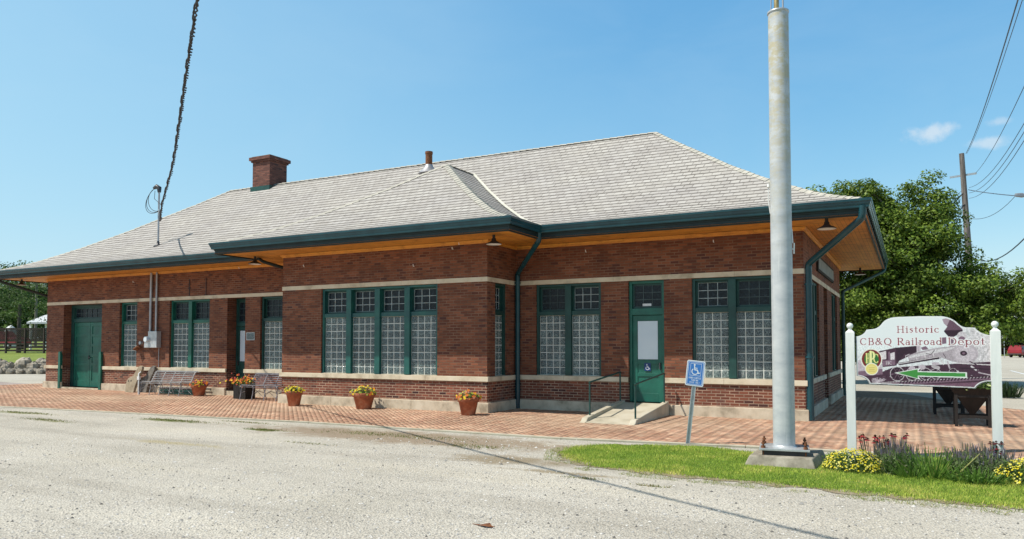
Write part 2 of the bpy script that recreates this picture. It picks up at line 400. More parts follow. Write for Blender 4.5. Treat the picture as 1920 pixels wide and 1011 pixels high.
def ground_mat(name, stops, s1, s2, patch=None, bs=.6, bscale=60, rough=.95, vor=None):
    m, nt, b = newmat(name); v = coords(nt, 'Object')
    n = noise(nt, s1, 6, v, .65); r = ramp(nt, n.outputs[0], stops); c = r.outputs[0]
    n2 = noise(nt, s2, 4, v, .7); r2 = ramp(nt, n2.outputs[0], [(.28, (.62, .61, .6)), (.5, (1, 1, 1)), (.72, (1.22, 1.22, 1.22))])
    c = mixc(nt, 1, c, r2.outputs[0], 'MULTIPLY')
    if vor:
        vo = nt.nodes.new('ShaderNodeTexVoronoi'); vo.inputs['Scale'].default_value = vor; nt.links.new(v, vo.inputs['Vector'])
        rv = ramp(nt, vo.outputs['Color'], [(.0, (.62, .61, .60)), (.3, (.92, .92, .9)), (1, (1.18, 1.18, 1.16))])
        c = mixc(nt, .8, c, rv.outputs[0], 'MULTIPLY')
    if vor:
        tv = coords(nt, 'Object', (.11, .75, 1)); tn = noise(nt, 1.1, 6, tv, .65); tr_ = ramp(nt, tn.outputs[0], [(.32, (.80, .79, .775)), (.50, (1, 1, 1)), (.66, (1.07, 1.06, 1.03))]); c = mixc(nt, 1, c, tr_.outputs[0], 'MULTIPLY')
    if patch:
        for (px, py, rx, ry, colr, thr) in patch:
            mp = nt.nodes.new('ShaderNodeMapping'); nt.links.new(v, mp.inputs['Vector'])
            mp.inputs['Scale'].default_value = (1 / rx, 1 / ry, 0); mp.inputs['Location'].default_value = (-px / rx, -py / ry, 0)
            ln = nt.nodes.new('ShaderNodeVectorMath'); ln.operation = 'LENGTH'; nt.links.new(mp.outputs[0], ln.inputs[0])
            pn = noise(nt, 2.2, 7, v, .8); ad = nt.nodes.new('ShaderNodeMath'); ad.operation = 'MULTIPLY_ADD'; nt.links.new(pn.outputs[0], ad.inputs[0]); ad.inputs[1].default_value = 2.2; nt.links.new(ln.outputs['Value'], ad.inputs[2])
            rr = ramp(nt, ad.outputs[0], [(0, (1, 1, 1)), (1, (0, 0, 0))])
            mr = nt.nodes.new('ShaderNodeMapRange'); nt.links.new(ad.outputs[0], mr.inputs[0]); mr.inputs[1].default_value = thr; mr.inputs[2].default_value = thr + .45; mr.inputs[3].default_value = .8; mr.inputs[4].default_value = 0
            c = mixc(nt, mr.outputs[0], c, colr)
    nt.links.new(c, b.inputs['Base Color']); b.inputs['Roughness'].default_value = rough; b.inputs['Specular IOR Level'].default_value = .2
    if vor:
        bump(nt, b, vo.outputs['Distance'], bs, .012)
    else:
        nb = noise(nt, bscale, 5, v, .7); bump(nt, b, nb.outputs[0], bs, .015)
    return m

# ------------------------------------------------------------------ camera / light / sky
cam = bpy.data.cameras.new('camera'); co = bpy.data.objects.new('camera', cam); col.objects.link(co)
F = 1404.0
cam.sensor_width = 36; cam.lens = 36 * F / 1920
co.location = (0, 0, 1.65)
co.rotation_euler = (R(90 + 2.3), 0, R(28.0))
cam.shift_y = (592 - 505.5) / 1920
cam.clip_start = .1; cam.clip_end = 3000
sc.camera = co

SAZ, SEL = R(44), R(56.3)      # shadows fall towards (+cos, +sin) of SAZ
sdir = Vector((math.cos(SAZ) * math.cos(SEL), math.sin(SAZ) * math.cos(SEL), -math.sin(SEL)))
sun = bpy.data.lights.new('sun', 'SUN'); so = bpy.data.objects.new('sun', sun); col.objects.link(so)
sun.energy = 5.0; sun.angle = R(.53); sun.color = (1, .94, .84)
so.rotation_euler = sdir.to_track_quat('-Z', 'Y').to_euler(); so.location = (-20, -20, 40)

w = bpy.data.worlds.new('World'); sc.world = w; w.use_nodes = True
nt = w.node_tree; bg = nt.nodes['Background']
sky = nt.nodes.new('ShaderNodeTexSky'); sky.sky_type = 'NISHITA'; sky.sun_disc = False
sky.sun_elevation = SEL
sky.sun_rotation = math.atan2(-sdir.x, -sdir.y)
sky.altitude = 200; sky.air_density = 1.25; sky.dust_density = .7; sky.ozone_density = 1.6
hs = nt.nodes.new('ShaderNodeHueSaturation'); hs.inputs['Saturation'].default_value = 1.0; hs.inputs['Value'].default_value = 1.0
tint = nt.nodes.new('ShaderNodeMix'); tint.data_type = 'RGBA'; tint.blend_type = 'MULTIPLY'; tint.inputs[0].default_value = 1
tint.inputs[7].default_value = (.86, 1.32, 1.52, 1)
gm = nt.nodes.new('ShaderNodeGamma'); gm.inputs[1].default_value = .93
nt.links.new(sky.outputs[0], tint.inputs[6]); nt.links.new(tint.outputs[2], gm.inputs[0])
sp_ = nt.nodes.new('ShaderNodeSeparateColor'); cb_ = nt.nodes.new('ShaderNodeCombineColor'); nt.links.new(gm.outputs[0], sp_.inputs[0])
for i_, (a_, g_) in enumerate(((1.42, 1.2), (.93, .78), (.93, .52))):
    m1 = nt.nodes.new('ShaderNodeMath'); m1.operation = 'MULTIPLY'; nt.links.new(sp_.outputs[i_], m1.inputs[0]); m1.inputs[1].default_value = .125
    m2 = nt.nodes.new('ShaderNodeMath'); m2.operation = 'POWER'; nt.links.new(m1.outputs[0], m2.inputs[0]); m2.inputs[1].default_value = g_
    m3 = nt.nodes.new('ShaderNodeMath'); m3.operation = 'MULTIPLY'; nt.links.new(m2.outputs[0], m3.inputs[0]); m3.inputs[1].default_value = a_ / .125
    nt.links.new(m3.outputs[0], cb_.inputs[i_])
nt.links.new(cb_.outputs[0], hs.inputs['Color'])
tc = nt.nodes.new('ShaderNodeTexCoord')
# a few small wisps of cloud low in the sky, placed by direction
def wisp(direction, size, seed, amt):
    d = Vector(direction).normalized()
    s = nt.nodes.new('ShaderNodeVectorMath'); s.operation = 'SUBTRACT'; nt.links.new(tc.outputs['Generated'], s.inputs[0]); s.inputs[1].default_value = d
    mp = nt.nodes.new('ShaderNodeMapping'); mp.vector_type = 'POINT'; nt.links.new(s.outputs[0], mp.inputs['Vector'])
    mp.inputs['Rotation'].default_value = (0, R(0), R(0)); mp.inputs['Scale'].default_value = (1 / size, 1 / size, 2.6 / size)
    l = nt.nodes.new('ShaderNodeVectorMath'); l.operation = 'LENGTH'; nt.links.new(mp.outputs[0], l.inputs[0])
    n = nt.nodes.new('ShaderNodeTexNoise'); n.inputs['Scale'].default_value = 38; n.inputs['Detail'].default_value = 7; n.inputs['Roughness'].default_value = .62
    a = nt.nodes.new('ShaderNodeVectorMath'); nt.links.new(tc.outputs['Generated'], a.inputs[0]); a.inputs[1].default_value = (seed, seed * .7, 0)
    nt.links.new(a.outputs[0], n.inputs['Vector'])
    m = nt.nodes.new('ShaderNodeMath'); m.operation = 'MULTIPLY_ADD'; nt.links.new(n.outputs[0], m.inputs[0]); m.inputs[1].default_value = 2.0; nt.links.new(l.outputs['Value'], m.inputs[2])
    r = nt.nodes.new('ShaderNodeMapRange'); nt.links.new(m.outputs[0], r.inputs[0]); r.inputs[1].default_value = 1.9; r.inputs[2].default_value = 1.05; r.inputs[3].default_value = 0; r.inputs[4].default_value = amt
    r.interpolation_type = 'SMOOTHSTEP'
    return r.outputs[0]
def pixdir(px, py):
    m = co.rotation_euler.to_matrix()
    return m @ Vector(((px - 960) / F, (592 - py) / F, -1))
c_out = hs.outputs[0]
# sky dimmed towards the zenith, above the view, to cut its fill light
sz = nt.nodes.new('ShaderNodeSeparateXYZ'); nt.links.new(tc.outputs['Generated'], sz.inputs[0])
mz = nt.nodes.new('ShaderNodeMapRange'); nt.links.new(sz.outputs[2], mz.inputs[0]); mz.inputs[1].default_value = .42; mz.inputs[2].default_value = .85; mz.inputs[3].default_value = 1; mz.inputs[4].default_value = .16
vz = nt.nodes.new('ShaderNodeVectorMath'); vz.operation = 'SCALE'; nt.links.new(c_out, vz.inputs[0]); nt.links.new(mz.outputs[0], vz.inputs[3]); c_out = vz.outputs[0]
# thin uneven high haze
hm = nt.nodes.new('ShaderNodeMapping'); nt.links.new(tc.outputs['Generated'], hm.inputs['Vector']); hm.inputs['Scale'].default_value = (2.2, 2.2, 5.5); hm.inputs['Rotation'].default_value = (.5, .2, .4)
hn = nt.nodes.new('ShaderNodeTexNoise'); hn.inputs['Scale'].default_value = 1.6; hn.inputs['Detail'].default_value = 8; hn.inputs['Roughness'].default_value = .6; hn.inputs['Distortion'].default_value = .6; nt.links.new(hm.outputs[0], hn.inputs['Vector'])
hr = nt.nodes.new('ShaderNodeMapRange'); nt.links.new(hn.outputs[0], hr.inputs[0]); hr.inputs[1].default_value = .42; hr.inputs[2].default_value = .75; hr.inputs[3].default_value = 0; hr.inputs[4].default_value = .12
hx_ = nt.nodes.new('ShaderNodeMix'); hx_.data_type = 'RGBA'; nt.links.new(hr.outputs[0], hx_.inputs[0]); nt.links.new(c_out, hx_.inputs[6]); hx_.inputs[7].default_value = (4.3, 5.9, 7.2, 1); c_out = hx_.outputs[2]
# the haze is thicker towards the left (west) horizon
lz = nt.nodes.new('ShaderNodeMapRange'); nt.links.new(sz.outputs[0], lz.inputs[0]); lz.inputs[1].default_value = -.30; lz.inputs[2].default_value = -1.0; lz.inputs[3].default_value = 0; lz.inputs[4].default_value = .55
lx = nt.nodes.new('ShaderNodeMix'); lx.data_type = 'RGBA'; nt.links.new(lz.outputs[0], lx.inputs[0]); nt.links.new(c_out, lx.inputs[6]); lx.inputs[7].default_value = (4.1, 6.3, 7.5, 1); c_out = lx.outputs[2]
for (px, py, s_, sd, am) in ((1742, 250, .036, 3.1, .6), (1850, 268, .026, 5.7, .5), (1876, 228, .017, 9.2, .35)):
    f = wisp(pixdir(px, py), s_, sd, am)
    mx = nt.nodes.new('ShaderNodeMix'); mx.data_type = 'RGBA'; nt.links.new(f, mx.inputs[0]); nt.links.new(c_out, mx.inputs[6]); mx.inputs[7].default_value = (6.6, 7.0, 7.3, 1)
    c_out = mx.outputs[2]
nt.links.new(c_out, bg.inputs['Color']); bg.inputs['Strength'].default_value = .125
sc.view_settings.view_transform = 'Standard'; sc.view_settings.look = 'None'; sc.view_settings.exposure = 0; sc.view_settings.gamma = 1
sc.cycles.max_bounces = 6; sc.cycles.diffuse_bounces = 3; sc.cycles.use_denoising = True

# ------------------------------------------------------------------ ground
GRAVEL = ground_mat('gravel', [(.28, (.43, .40, .345)), (.5, (.53, .495, .435)), (.75, (.60, .565, .505))], .35, 26, vor=48, bs=1.0,
    patch=[(-8.2, 11.1, 3.9, .85, (.29, .215, .145), 1.75), (-14.5, 11.1, 1.6, .35, (.17, .19, .06), 1.35), (-19.5, 10.6, 1.8, .28, (.20, .21, .07), 1.3), (-11.3, 10.7, .8, .22, (.15, .19, .05), 1.35),
           (-11, 8.6, 2.5, .3, (.42, .36, .22), 1.25), (-5.2, 9.6, 1.3, .55, (.28, .22, .14), 1.5), (-16.5, 9.8, 1.2, .25, (.22, .22, .08), 1.25), (-4, 8.95, 1.8, .2, (.30, .24, .15), 1.3)])
EARTH = ground_mat('soil', [(.3, (.06, .09, .025)), (.7, (.10, .14, .04))], .2, 8, bs=.5)
PAVE_BED = ground_mat('paving_sand', [(.3, (.24, .17, .12)), (.7, (.34, .26, .19))], 1.5, 30)
STREET = ground_mat('street_concrete', [(.3, (.40, .37, .31)), (.6, (.52, .49, .42)), (.8, (.58, .55, .48))], .25, 20, bs=.3)
TURF = ground_mat('turf', [(.3, (.11, .17, .03)), (.55, (.17, .25, .045)), (.8, (.26, .29, .09))], 2.5, 40, bs=.9)
DIRT = ground_mat('dirt_edge', [(.3, (.22, .18, .10)), (.5, (.34, .28, .19)), (.7, (.44, .40, .32))], 4, 50, bs=.9)

def sheet(name, pts, z, mat):
    m = MB(); m.add([(x, y, z) for x, y in pts], [tuple(range(len(pts)))]); o = m.build(name, mat)
    o.data.transform(Matrix.Translation((o.location.x, o.location.y, 0))); o.location = (0, 0, z)
    return tag(o, kind='structure')
sheet('ground', [(-900, -300), (900, -300), (900, 1500), (-900, 1500)], -.03, EARTH)
sheet('gravel_lot', [(-90, -30), (14, -30), (14, 13.4), (1.5, 12.9), (-2.4, 12.5), (-5.5, 12.1), (-11.4, 12.1), (-21.5, 11.4), (-50, 9.4), (-90, 6)], .0, GRAVEL)
EDGE = [(-60, 8.6), (-50, 9.4), (-36, 10.4), (-21.5, 11.42), (-11.4, 12.18), (-5.5, 12.2), (-2.4, 12.62), (1.5, 12.95), (14, 14.2)]
def edge_y(x): return float(np.interp(x, [e[0] for e in EDGE], [e[1] for e in EDGE]))
sheet('paving_bed', EDGE + [(14, 17.0), (9, 19.5), (2.9, 22.8), (1.6, 24.6), (-.6, 30), (-33.6, 30), (-33.6, 16.6), (-60, 14.0)], -.0015, PAVE_BED)
sheet('street', [(14, 13.6), (60, 13.6), (60, 300), (-1.5, 300), (-8, 60), (-14, 40), (-200, 38), (-200, -20), (-60, -20), (-60, 17)], -.02, STREET)

# herringbone pavers: real bricks, one mesh
def pavers():
    L = .205; wd = L / 2; g = .0026
    V = []; Cc = []
    cosr, sinr = math.cos(R(0)), math.sin(R(0))
    x0, x1, y0, y1 = -27, 26, -7, 53
    nx = int((x1 - x0) / wd); ny = int((y1 - y0) / wd)
    I, J = np.meshgrid(np.arange(nx), np.arange(ny), indexing='ij')
    m = (I - J) % 4
    hx = x0 + I * wd; hy = y0 + J * wd; AR = R(45); ca_, sa_ = math.cos(AR), math.sin(AR)
    sel = m == 0; H = np.stack([hx[sel], hy[sel], hx[sel] + L, hy[sel] + wd], 1)
    sel = m == 3; Vv = np.stack([hx[sel], hy[sel], hx[sel] + wd, hy[sel] + L], 1)
    B = np.concatenate([H, Vv]); cu = (B[:, 0] + B[:, 2]) / 2; cv0 = (B[:, 1] + B[:, 3]) / 2; cx = cu * ca_ - cv0 * sa_; cy = cu * sa_ + cv0 * ca_
    k0 = (cx > -46) & (cx < 9) & (cy > 9) & (cy < 28); B, cx, cy = B[k0], cx[k0], cy[k0]
    ey = np.interp(cx, [e[0] for e in EDGE], [e[1] for e in EDGE])
    keep = (cy > ey + .16)
    inb = ((cx > -29.9) & (cx < -2.3) & (cy > 17.8)) | ((cx > -15.8) & (cx < -9.4) & (cy > 16.2)); keep &= ~inb
    keep &= ~((cx < -33.6) & (cy > 16.5 + (cx + 33.6) * .09)); keep &= ~((cx < -30) & (cy > 24))
    # far right boundary towards the street, slanting
    bnd = np.interp(cx, [-3, .5, 1.6, 2.9, 9], [27, 26, 24.4, 22.6, 19.2]); keep &= ~((cx > -3) & (cy > bnd))
    B = B[keep]; n = len(B)
    z = RNG.normal(.0, .0012, n); tx = RNG.normal(0, .0008, (n, 4)); 
    big = np.sin(B[:, 0] * .9) * .008 + np.cos(B[:, 1] * 1.7 + B[:, 0] * .4) * .006
    z = z + big * .3 + .007
    cxk, cyk = cx[keep], cy[keep]
    top = np.stack([np.stack([B[:, 0] + g, B[:, 1] + g], 1), np.stack([B[:, 2] - g, B[:, 1] + g], 1), np.stack([B[:, 2] - g, B[:, 3] - g], 1), np.stack([B[:, 0] + g, B[:, 3] - g], 1)], 1)
    top = np.stack([top[:, :, 0] * ca_ - top[:, :, 1] * sa_, top[:, :, 0] * sa_ + top[:, :, 1] * ca_], 2)
    zt = z[:, None] + tx
    up = np.concatenate([top, zt[:, :, None]], 2)
    ctr = top.mean(1, keepdims=True); low = ctr + (top - ctr) * 1.02
    dn = np.concatenate([low, np.full((n, 4, 1), -.03)], 2)
    V = np.concatenate([up, dn], 1).reshape(-1, 3)
    base = (np.arange(n) * 8)[:, None]
    fq = np.array([[0, 1, 2, 3], [4, 5, 1, 0], [5, 6, 2, 1], [6, 7, 3, 2], [7, 4, 0, 3]])
    loops = (base[:, :, None] + fq[None]).reshape(-1)
    pal = np.array([(.46, .275, .185), (.43, .245, .165), (.49, .31, .21), (.46, .29, .20), (.40, .235, .165), (.51, .345, .24), (.45, .28, .195)])
    cc = pal[RNG.integers(0, len(pal), n)] * RNG.uniform(.9, 1.1, (n, 1))
    dirt = (np.sin(B[:, 0] * .55 + 1) * np.cos(B[:, 1] * .9 + B[:, 0] * .31) + .25 + RNG.normal(0, .3, n)).clip(0, 1)[:, None] * .5
    cc = cc * (1 - dirt) + np.array([.50, .39, .28]) * dirt
    pv = (vnoise(cxk * .8, cyk * 1.5, .8, 31) * .6 + vnoise(cxk, cyk, .3, 32) * .4)[:, None]; cc = cc * (.80 + .42 * pv) * np.array([1, .97, .95]) + np.array([.05, .04, .03]) * (pv > .62)
    cc = np.repeat(cc, 5, 0)
    o = raw_mesh('brick_paving', V, loops, np.arange(0, n * 20, 4), M['paver'], colors=cc)
    tag(o, kind='structure')
kerb = MB()
for a, b in zip(EDGE[:-2], EDGE[1:-1]):
    n = max(1, int((b[0] - a[0]) / 2.4))
    for k in range(n):
        p = Vector(a).lerp(Vector(b), k / n); q = Vector(a).lerp(Vector(b), (k + 1) / n); d = (q - p).normalized(); nn = Vector((-d.y, d.x)); q = q - d * .012
        A = [p, q, q + nn * .13, p + nn * .13]
        kerb.add([(x, y, -.05) for x, y in A] + [(x, y, .016 + random.uniform(-.003, .003)) for x, y in A], [(4, 5, 6, 7), (0, 1, 5, 4), (1, 2, 6, 5), (2, 3, 7, 6), (3, 0, 4, 7)])
tag(kerb.build('edging_kerb', M['concrete']), kind='structure')

# left: a far strip of brick street, rising lawn
sheet('side_street', [(-62, 14.3), (-33.7, 17.0), (-33.7, 19.0), (-60, 22)], -.008, ground_mat('worn_brick_street', [(.3, (.30, .24, .22)), (.7, (.42, .37, .34))], .6, 25, bs=.3))

# small loose stones lying on the gravel
def chips():
    n = 16000
    r = RNG.uniform(3.2, 20, n) ** 1.0; a = RNG.uniform(R(28 - 40), R(28 + 40), n)
    d = 4.5 + (RNG.random(n) ** 1.7) * 9
    x = -np.sin(a) * d / np.cos(a - R(28)); y = np.cos(a) * d / np.cos(a - R(28))
    ey = np.interp(x, [e[0] for e in EDGE], [e[1] for e in EDGE])
    k = (y < ey - .1) & ~((x > -5) & (y > 9.0)); x, y = x[k], y[k]; n = len(x)
    s = RNG.gamma(3, .0022, n) + .003
    base = np.array([(1, 0, 0), (0, 1, 0), (-1, 0, 0), (0, -1, 0), (0, 0, .7), ]) 
    P = base[None] * s[:, None, None] * RNG.uniform(.6, 1.4, (n, 5, 1))
    an = RNG.uniform(0, 6.28, n); ca, sa = np.cos(an)[:, None], np.sin(an)[:, None]
    X = P[:, :, 0] * ca - P[:, :, 1] * sa + x[:, None]; Y = P[:, :, 0] * sa + P[:, :, 1] * ca + y[:, None]; Z = P[:, :, 2] + .002
    V = np.stack([X, Y, Z], 2).reshape(-1, 3)
    fq = np.array([[0, 1, 4], [1, 2, 4], [2, 3, 4], [3, 0, 4]])
    loops = ((np.arange(n) * 5)[:, None, None] + fq[None]).reshape(-1)
    t = RNG.choice([.14, .32, .45, .6, .68], n, p=[.10, .22, .28, .25, .15])[:, None] * np.array([1, .97, .91])
    o = raw_mesh('loose_stones', V, loops, np.arange(0, n * 12, 3), M['chip'], colors=np.repeat(t, 4, 0))
    tag(o, 'small loose stones scattered over the pale gravel lot', 'gravel', kind='stuff')
chips()

# ------------------------------------------------------------------ depot
X0, X1 = -30.2, -2.05; YF, YB = 17.54, 27.1; BX0, BX1, BYF = -16.03, -9.2, 16.0
ZT = 4.28
depot = thing('railroad_depot', (-16, 22, 0), 'long low red brick depot with grey shingled hip roof, teal gutters and glass block windows', 'building')
# wall builder: axis 'y' -> face on plane Y=p looking to -Y ; 'x+' plane X=p looking to +X ; 'x-' looking to -X ; 'y+' looking +Y
def wall(mb, axis, p, u0, u1, z0, z1, holes=(), depth=.16, zmax=None):
    us = sorted(set([u0, u1] + [h[0] for h in holes] + [h[1] for h in holes])); us = [u for u in us if u0 <= u <= u1]
    zs = sorted(set([z0, z1] + [h[2] for h in holes] + [h[3] for h in holes])); zs = [z for z in zs if z0 <= z <= z1]
    def P(u, z, d):
        return {'y': (u, p + d, z), 'y+': (u, p - d, z), 'x+': (p - d, u, z), 'x-': (p + d, u, z)}[axis]
    for i in range(len(us) - 1):
        for j in range(len(zs) - 1):
            uc = (us[i] + us[i + 1]) / 2; zc = (zs[j] + zs[j + 1]) / 2
            if any(h[0] < uc < h[1] and h[2] < zc < h[3] for h in holes): continue
            mb.quad(P(us[i], zs[j], 0), P(us[i + 1], zs[j], 0), P(us[i + 1], zs[j + 1], 0), P(us[i], zs[j + 1], 0))
    for h in holes:
        a, b, c, d = h[:4]; c2 = max(c, z0); d2 = min(d, z1); dep = h[4] if len(h) > 4 else depth
        if d2 <= c2: continue
        mb.quad(P(a, c2, 0), P(a, c2, dep), P(a, d2, dep), P(a, d2, 0)); mb.quad(P(b, c2, dep), P(b, c2, 0), P(b, d2, 0), P(b, d2, dep))
        if d <= z1: mb.quad(P(a, d2, 0), P(a, d2, dep), P(b, d2, dep), P(b, d2, 0))
        if c >= z0: mb.quad(P(a, c2, dep), P(a, c2, 0), P(b, c2, 0), P(b, c2, dep))
ZS0, ZS1, ZL0, ZL1, ZB = .765, .885, 3.24, 3.355, .25
WT = 3.238
front_l = [(-29.10, -26.73, .06, WT, .42), (-25.69, -24.69, ZS1, WT, .16), (-22.93, -20.91, ZS1, WT, .16), (-20.06, -19.22, .16, WT, .5), (-18.54, -17.54, ZS1, WT, .16)]
front_b = [(-14.56, -10.67, ZS1, WT, .16)]
front_r = [(-8.62, -6.81, ZS1, WT, .16), (-6.10, -5.20, .28, WT, .2), (-4.53, -2.68, ZS1, WT, .16)]
side_b = [(16.40, 17.02, ZS1, WT, .16)]
side_r = [(18.8, 20.6, ZS1, WT, .16), (21.8, 22.75, .1, WT, .25), (24.1, 25.9, ZS1, WT, .16)]
segs = [('y', YF, X0, BX0, front_l), ('x-', BX0, BYF, YF, []), ('y', BYF, BX0, BX1, front_b), ('x+', BX1, BYF, YF, side_b), ('y', YF, BX1, X1, front_r), ('x+', X1, YF, YB, side_r), ('y+', YB, X0, X1, []), ('x-', X0, YF, YB, [])]
up, lowm = MB(), MB()
for ax, p, a, b, hs_ in segs:
    wall(up, ax, p, a, b, ZS0 + .05, ZT + .05, hs_)
    wall(lowm, ax, p, a, b, -.05, ZS0 + .05, hs_)
up.build('wall', M['brick'], depot)
lowm.build('wall_base_course', M['brick_low'], depot)
# dark inside
ins = MB(); ins.box(X0 + .55, X1 - .55, YF + .55, YB - .55, 0, ZT); ins.build('interior_lining', M['dark'], depot)

def bandrow(mb, ax, p, a, b, z0, z1, proj, skips=(), step=1.55, inset=.05):
    cuts = [a]; cur = a
    gaps = sorted([(h[0], h[1]) for h in skips])
    spans = []; s = a
    for g0, g1 in gaps:
        if g0 > s: spans.append((s, g0))
        s = max(s, g1)
    if s < b: spans.append((s, b))
    rr = random.Random(int(abs(p * 100)) + int(z0 * 10))
    for s0, s1 in spans:
        n = max(1, round((s1 - s0) / step)); e = [s0] + [s0 + (s1 - s0) * (k + rr.uniform(-.15, .15)) / n for k in range(1, n)] + [s1]
        for u, v in zip(e[:-1], e[1:]):
            u2 = u + (.004 if u != s0 else 0)
            if ax == 'y': mb.box(u2, v, p - proj, p + inset, z0, z1)
            elif ax == 'y+': mb.box(u2, v, p - inset, p + proj, z0, z1)
            elif ax == 'x+': mb.box(p - inset, p + proj, u2, v, z0, z1)
            else: mb.box(p - proj, p + inset, u2, v, z0, z1)
def ring(name, mat, bv, z0, z1, pr, doors, step):
    fl = [h for h in front_l if doors and h[2] < .6]; fr = [h for h in front_r if doors and h[2] < .6]; sr = [h for h in side_r if doors and h[2] < .6]
    for ax, p, a, b, sk in (('y', YF, X0 - pr, BX0 - pr - .001, fl), ('x-', BX0, BYF + .051, YF - pr - .002, []), ('y', BYF, BX0 - pr, BX1 + pr, []), ('x+', BX1, BYF + .051, YF - pr - .002, []),
                            ('y', YF, BX1 + pr + .001, X1 + pr, fr), ('x+', X1, YF + .051, YB - .051, sr), ('y+', YB, X0 - pr, X1 + pr, []), ('x-', X0, YF + .051, YB - .051, [])):
        cuts = sorted(sk); spans = []; q0 = a
        for h in cuts: spans.append((q0, h[0])); q0 = h[1]
        spans.append((q0, b))
        for u, v in spans:
            m = MB(); bandrow(m, ax, p, u, v, z0, z1, pr, [], step); m.build(name, mat, depot, bevel=bv)
ring('sill_band', M['stone'], .006, ZS0, ZS1, .055, True, 1.7); ring('lintel_band', M['stone'], .003, ZL0, ZL1, .012, False, 1.5)
ring('stone_base', M['base_stone'], .012, -.05, ZB, .075, True, 2.3)
# sill ledges inside window openings
for ax, p, a, b, hs_ in segs:
    for h in hs_:
        if h[2] == ZS1:
            led = MB()
            if ax == 'y': led.box(h[0], h[1], p + .052, p + .2, ZS1 - .06, ZS1 + .012)
            if ax == 'x+': led.box(p - .2, p - .052, h[0], h[1], ZS1 - .06, ZS1 + .012)
            led.build('window_ledge', M['stone'], depot)
for bx_ in ((-29.1, -26.73, YF - .05, YF + .5, -.03, .06), (-20.06, -19.22, YF - .02, YF + .6, .0, .16), (-6.1, -5.2, YF - .0, YF + .3, .1, .28)):
    th = MB(); th.box(*bx_); th.build('door_step', M['base_stone'], depot)

# windows ------------------------------------------------------
def axbox(mb, ax, p, u0, u1, d0, d1, z0, z1):
    if ax == 'y': mb.box(u0, u1, p + d0, p + d1, z0, z1)
    elif ax == 'x+': mb.box(p - d1, p - d0, u0, u1, z0, z1)
def blocks_panel(ax, p, u0, u1, z0, z1, nc, nr, d, parent):
    mo = MB(); axbox(mo, ax, p, u0, u1, d, d + .03, z0, z1)
    mo_o = mo.build('glass_block_grout', M['mortar'], parent)
    mb = MB(); g = .0095; cw = (u1 - u0) / nc; rh = (z1 - z0) / nr
    def P(u, z, dd): return (u, p + dd, z) if ax == 'y' else (p - dd, u, z)
    for i in range(nc):
        for j in range(nr):
            a, b = u0 + i * cw + g, u0 + (i + 1) * cw - g; c, e = z0 + j * rh + g, z0 + (j + 1) * rh - g
            bx = .016; ft, fb = d - .014, d + .001
            V = [P(a, c, fb), P(b, c, fb), P(b, e, fb), P(a, e, fb), P(a + bx, c + bx, ft), P(b - bx, c + bx, ft), P(b - bx, e - bx, ft), P(a + bx, e - bx, ft)]
            Fc = [(0, 1, 5, 4), (1, 2, 6, 5), (2, 3, 7, 6), (3, 0, 4, 7), (4, 5, 6, 7)]
            ou, ov = random.uniform(0, 20), random.uniform(0, 20)
            UV2 = [(q[0] if ax == 'y' else q[1], q[2]) for q in V]
            mb.add(V, Fc, uvs=[[(UV2[k][0] + ou, UV2[k][1] + ov) for k in f] for f in Fc])
    mb.build('glass_block_panel', M['block'], parent)
def transom(ax, p, u0, u1, z0, z1, nc, nr, d, parent, munt, side=1, fr=None):
    fm = MB(); t = .045; fr = fr or M['green_dark']
    axbox(fm, ax, p, u0, u1, d - .02, d + .03, z0, z0 + t); axbox(fm, ax, p, u0, u1, d - .02, d + .03, z1 - t, z1)
    axbox(fm, ax, p, u0, u0 + t, d - .02, d + .03, z0 + t, z1 - t); axbox(fm, ax, p, u1 - t, u1, d - .02, d + .03, z0 + t, z1 - t)
    fo = fm.build('transom_sash', fr, parent)
    g = MB(); axbox(g, ax, p, u0 + t, u1 - t, d + .012, d + .025, z0 + t, z1 - t); g.build('transom_pane', M['tglass'], parent)
    m = MB(); a, b, c, e = u0 + t, u1 - t, z0 + t, z1 - t; k = .007
    for i in range(nc + 1):
        u = a + (b - a) * i / nc; axbox(m, ax, p, max(a, u - k), min(b, u + k), d - .004, d + .011, c, e)
    for j in range(nr + 1):
        z = c + (e - c) * j / nr; axbox(m, ax, p, a, b, d - .002, d + .009, max(c, z - k), min(e, z + k))
    m.build('muntin', munt, parent)
def window(ax, p, u0, u1, nl, cols=4, rec=.12, munts=None, fmat=None, mull=.17, jm=.07, label=None):
    fm = MB(); ZM0, ZM1 = 2.43, 2.54
    z0, z1 = ZS1 + .012, WT - .001
    fmat = fmat or M['green']
    W = (u1 - u0 - 2 * jm - (nl - 1) * mull) / nl
    axbox(fm, ax, p, u0, u0 + jm, rec - .05, rec + .06, z0, z1); axbox(fm, ax, p, u1 - jm, u1, rec - .05, rec + .06, z0, z1)
    axbox(fm, ax, p, u0 + jm, u1 - jm, rec - .045, rec + .06, z1 - .06, z1)
    axbox(fm, ax, p, u0 + jm, u1 - jm, rec - .04, rec + .06, ZM0, ZM1)
    for k in range(nl - 1):
        c = u0 + jm + (k + 1) * W + k * mull; axbox(fm, ax, p, c, c + mull, rec - .085, rec + .06, z0, z1 - .06)
    wobj = fm.build('window', fmat, depot, bevel=.004, label=label)
    for k in range(nl):
        a = u0 + jm + k * (W + mull); b = a + W
        blocks_panel(ax, p, a, b, z0, ZM0, cols, 8, rec + .015, wobj)
        transom(ax, p, a, b, ZM1, z1 - .06, 3, 3, rec + .07, wobj, (munts[k] if munts else M['muntin']))
    return wobj
window('y', YF, -25.69, -24.69, 1, 4, .14)
window('y', YF, -22.93, -20.91, 2, 4, .12, [M['muntin_dark']] * 2)
window('y', YF, -18.54, -17.54, 1, 4, .12, [M['muntin_dark']], M['green_dark'])
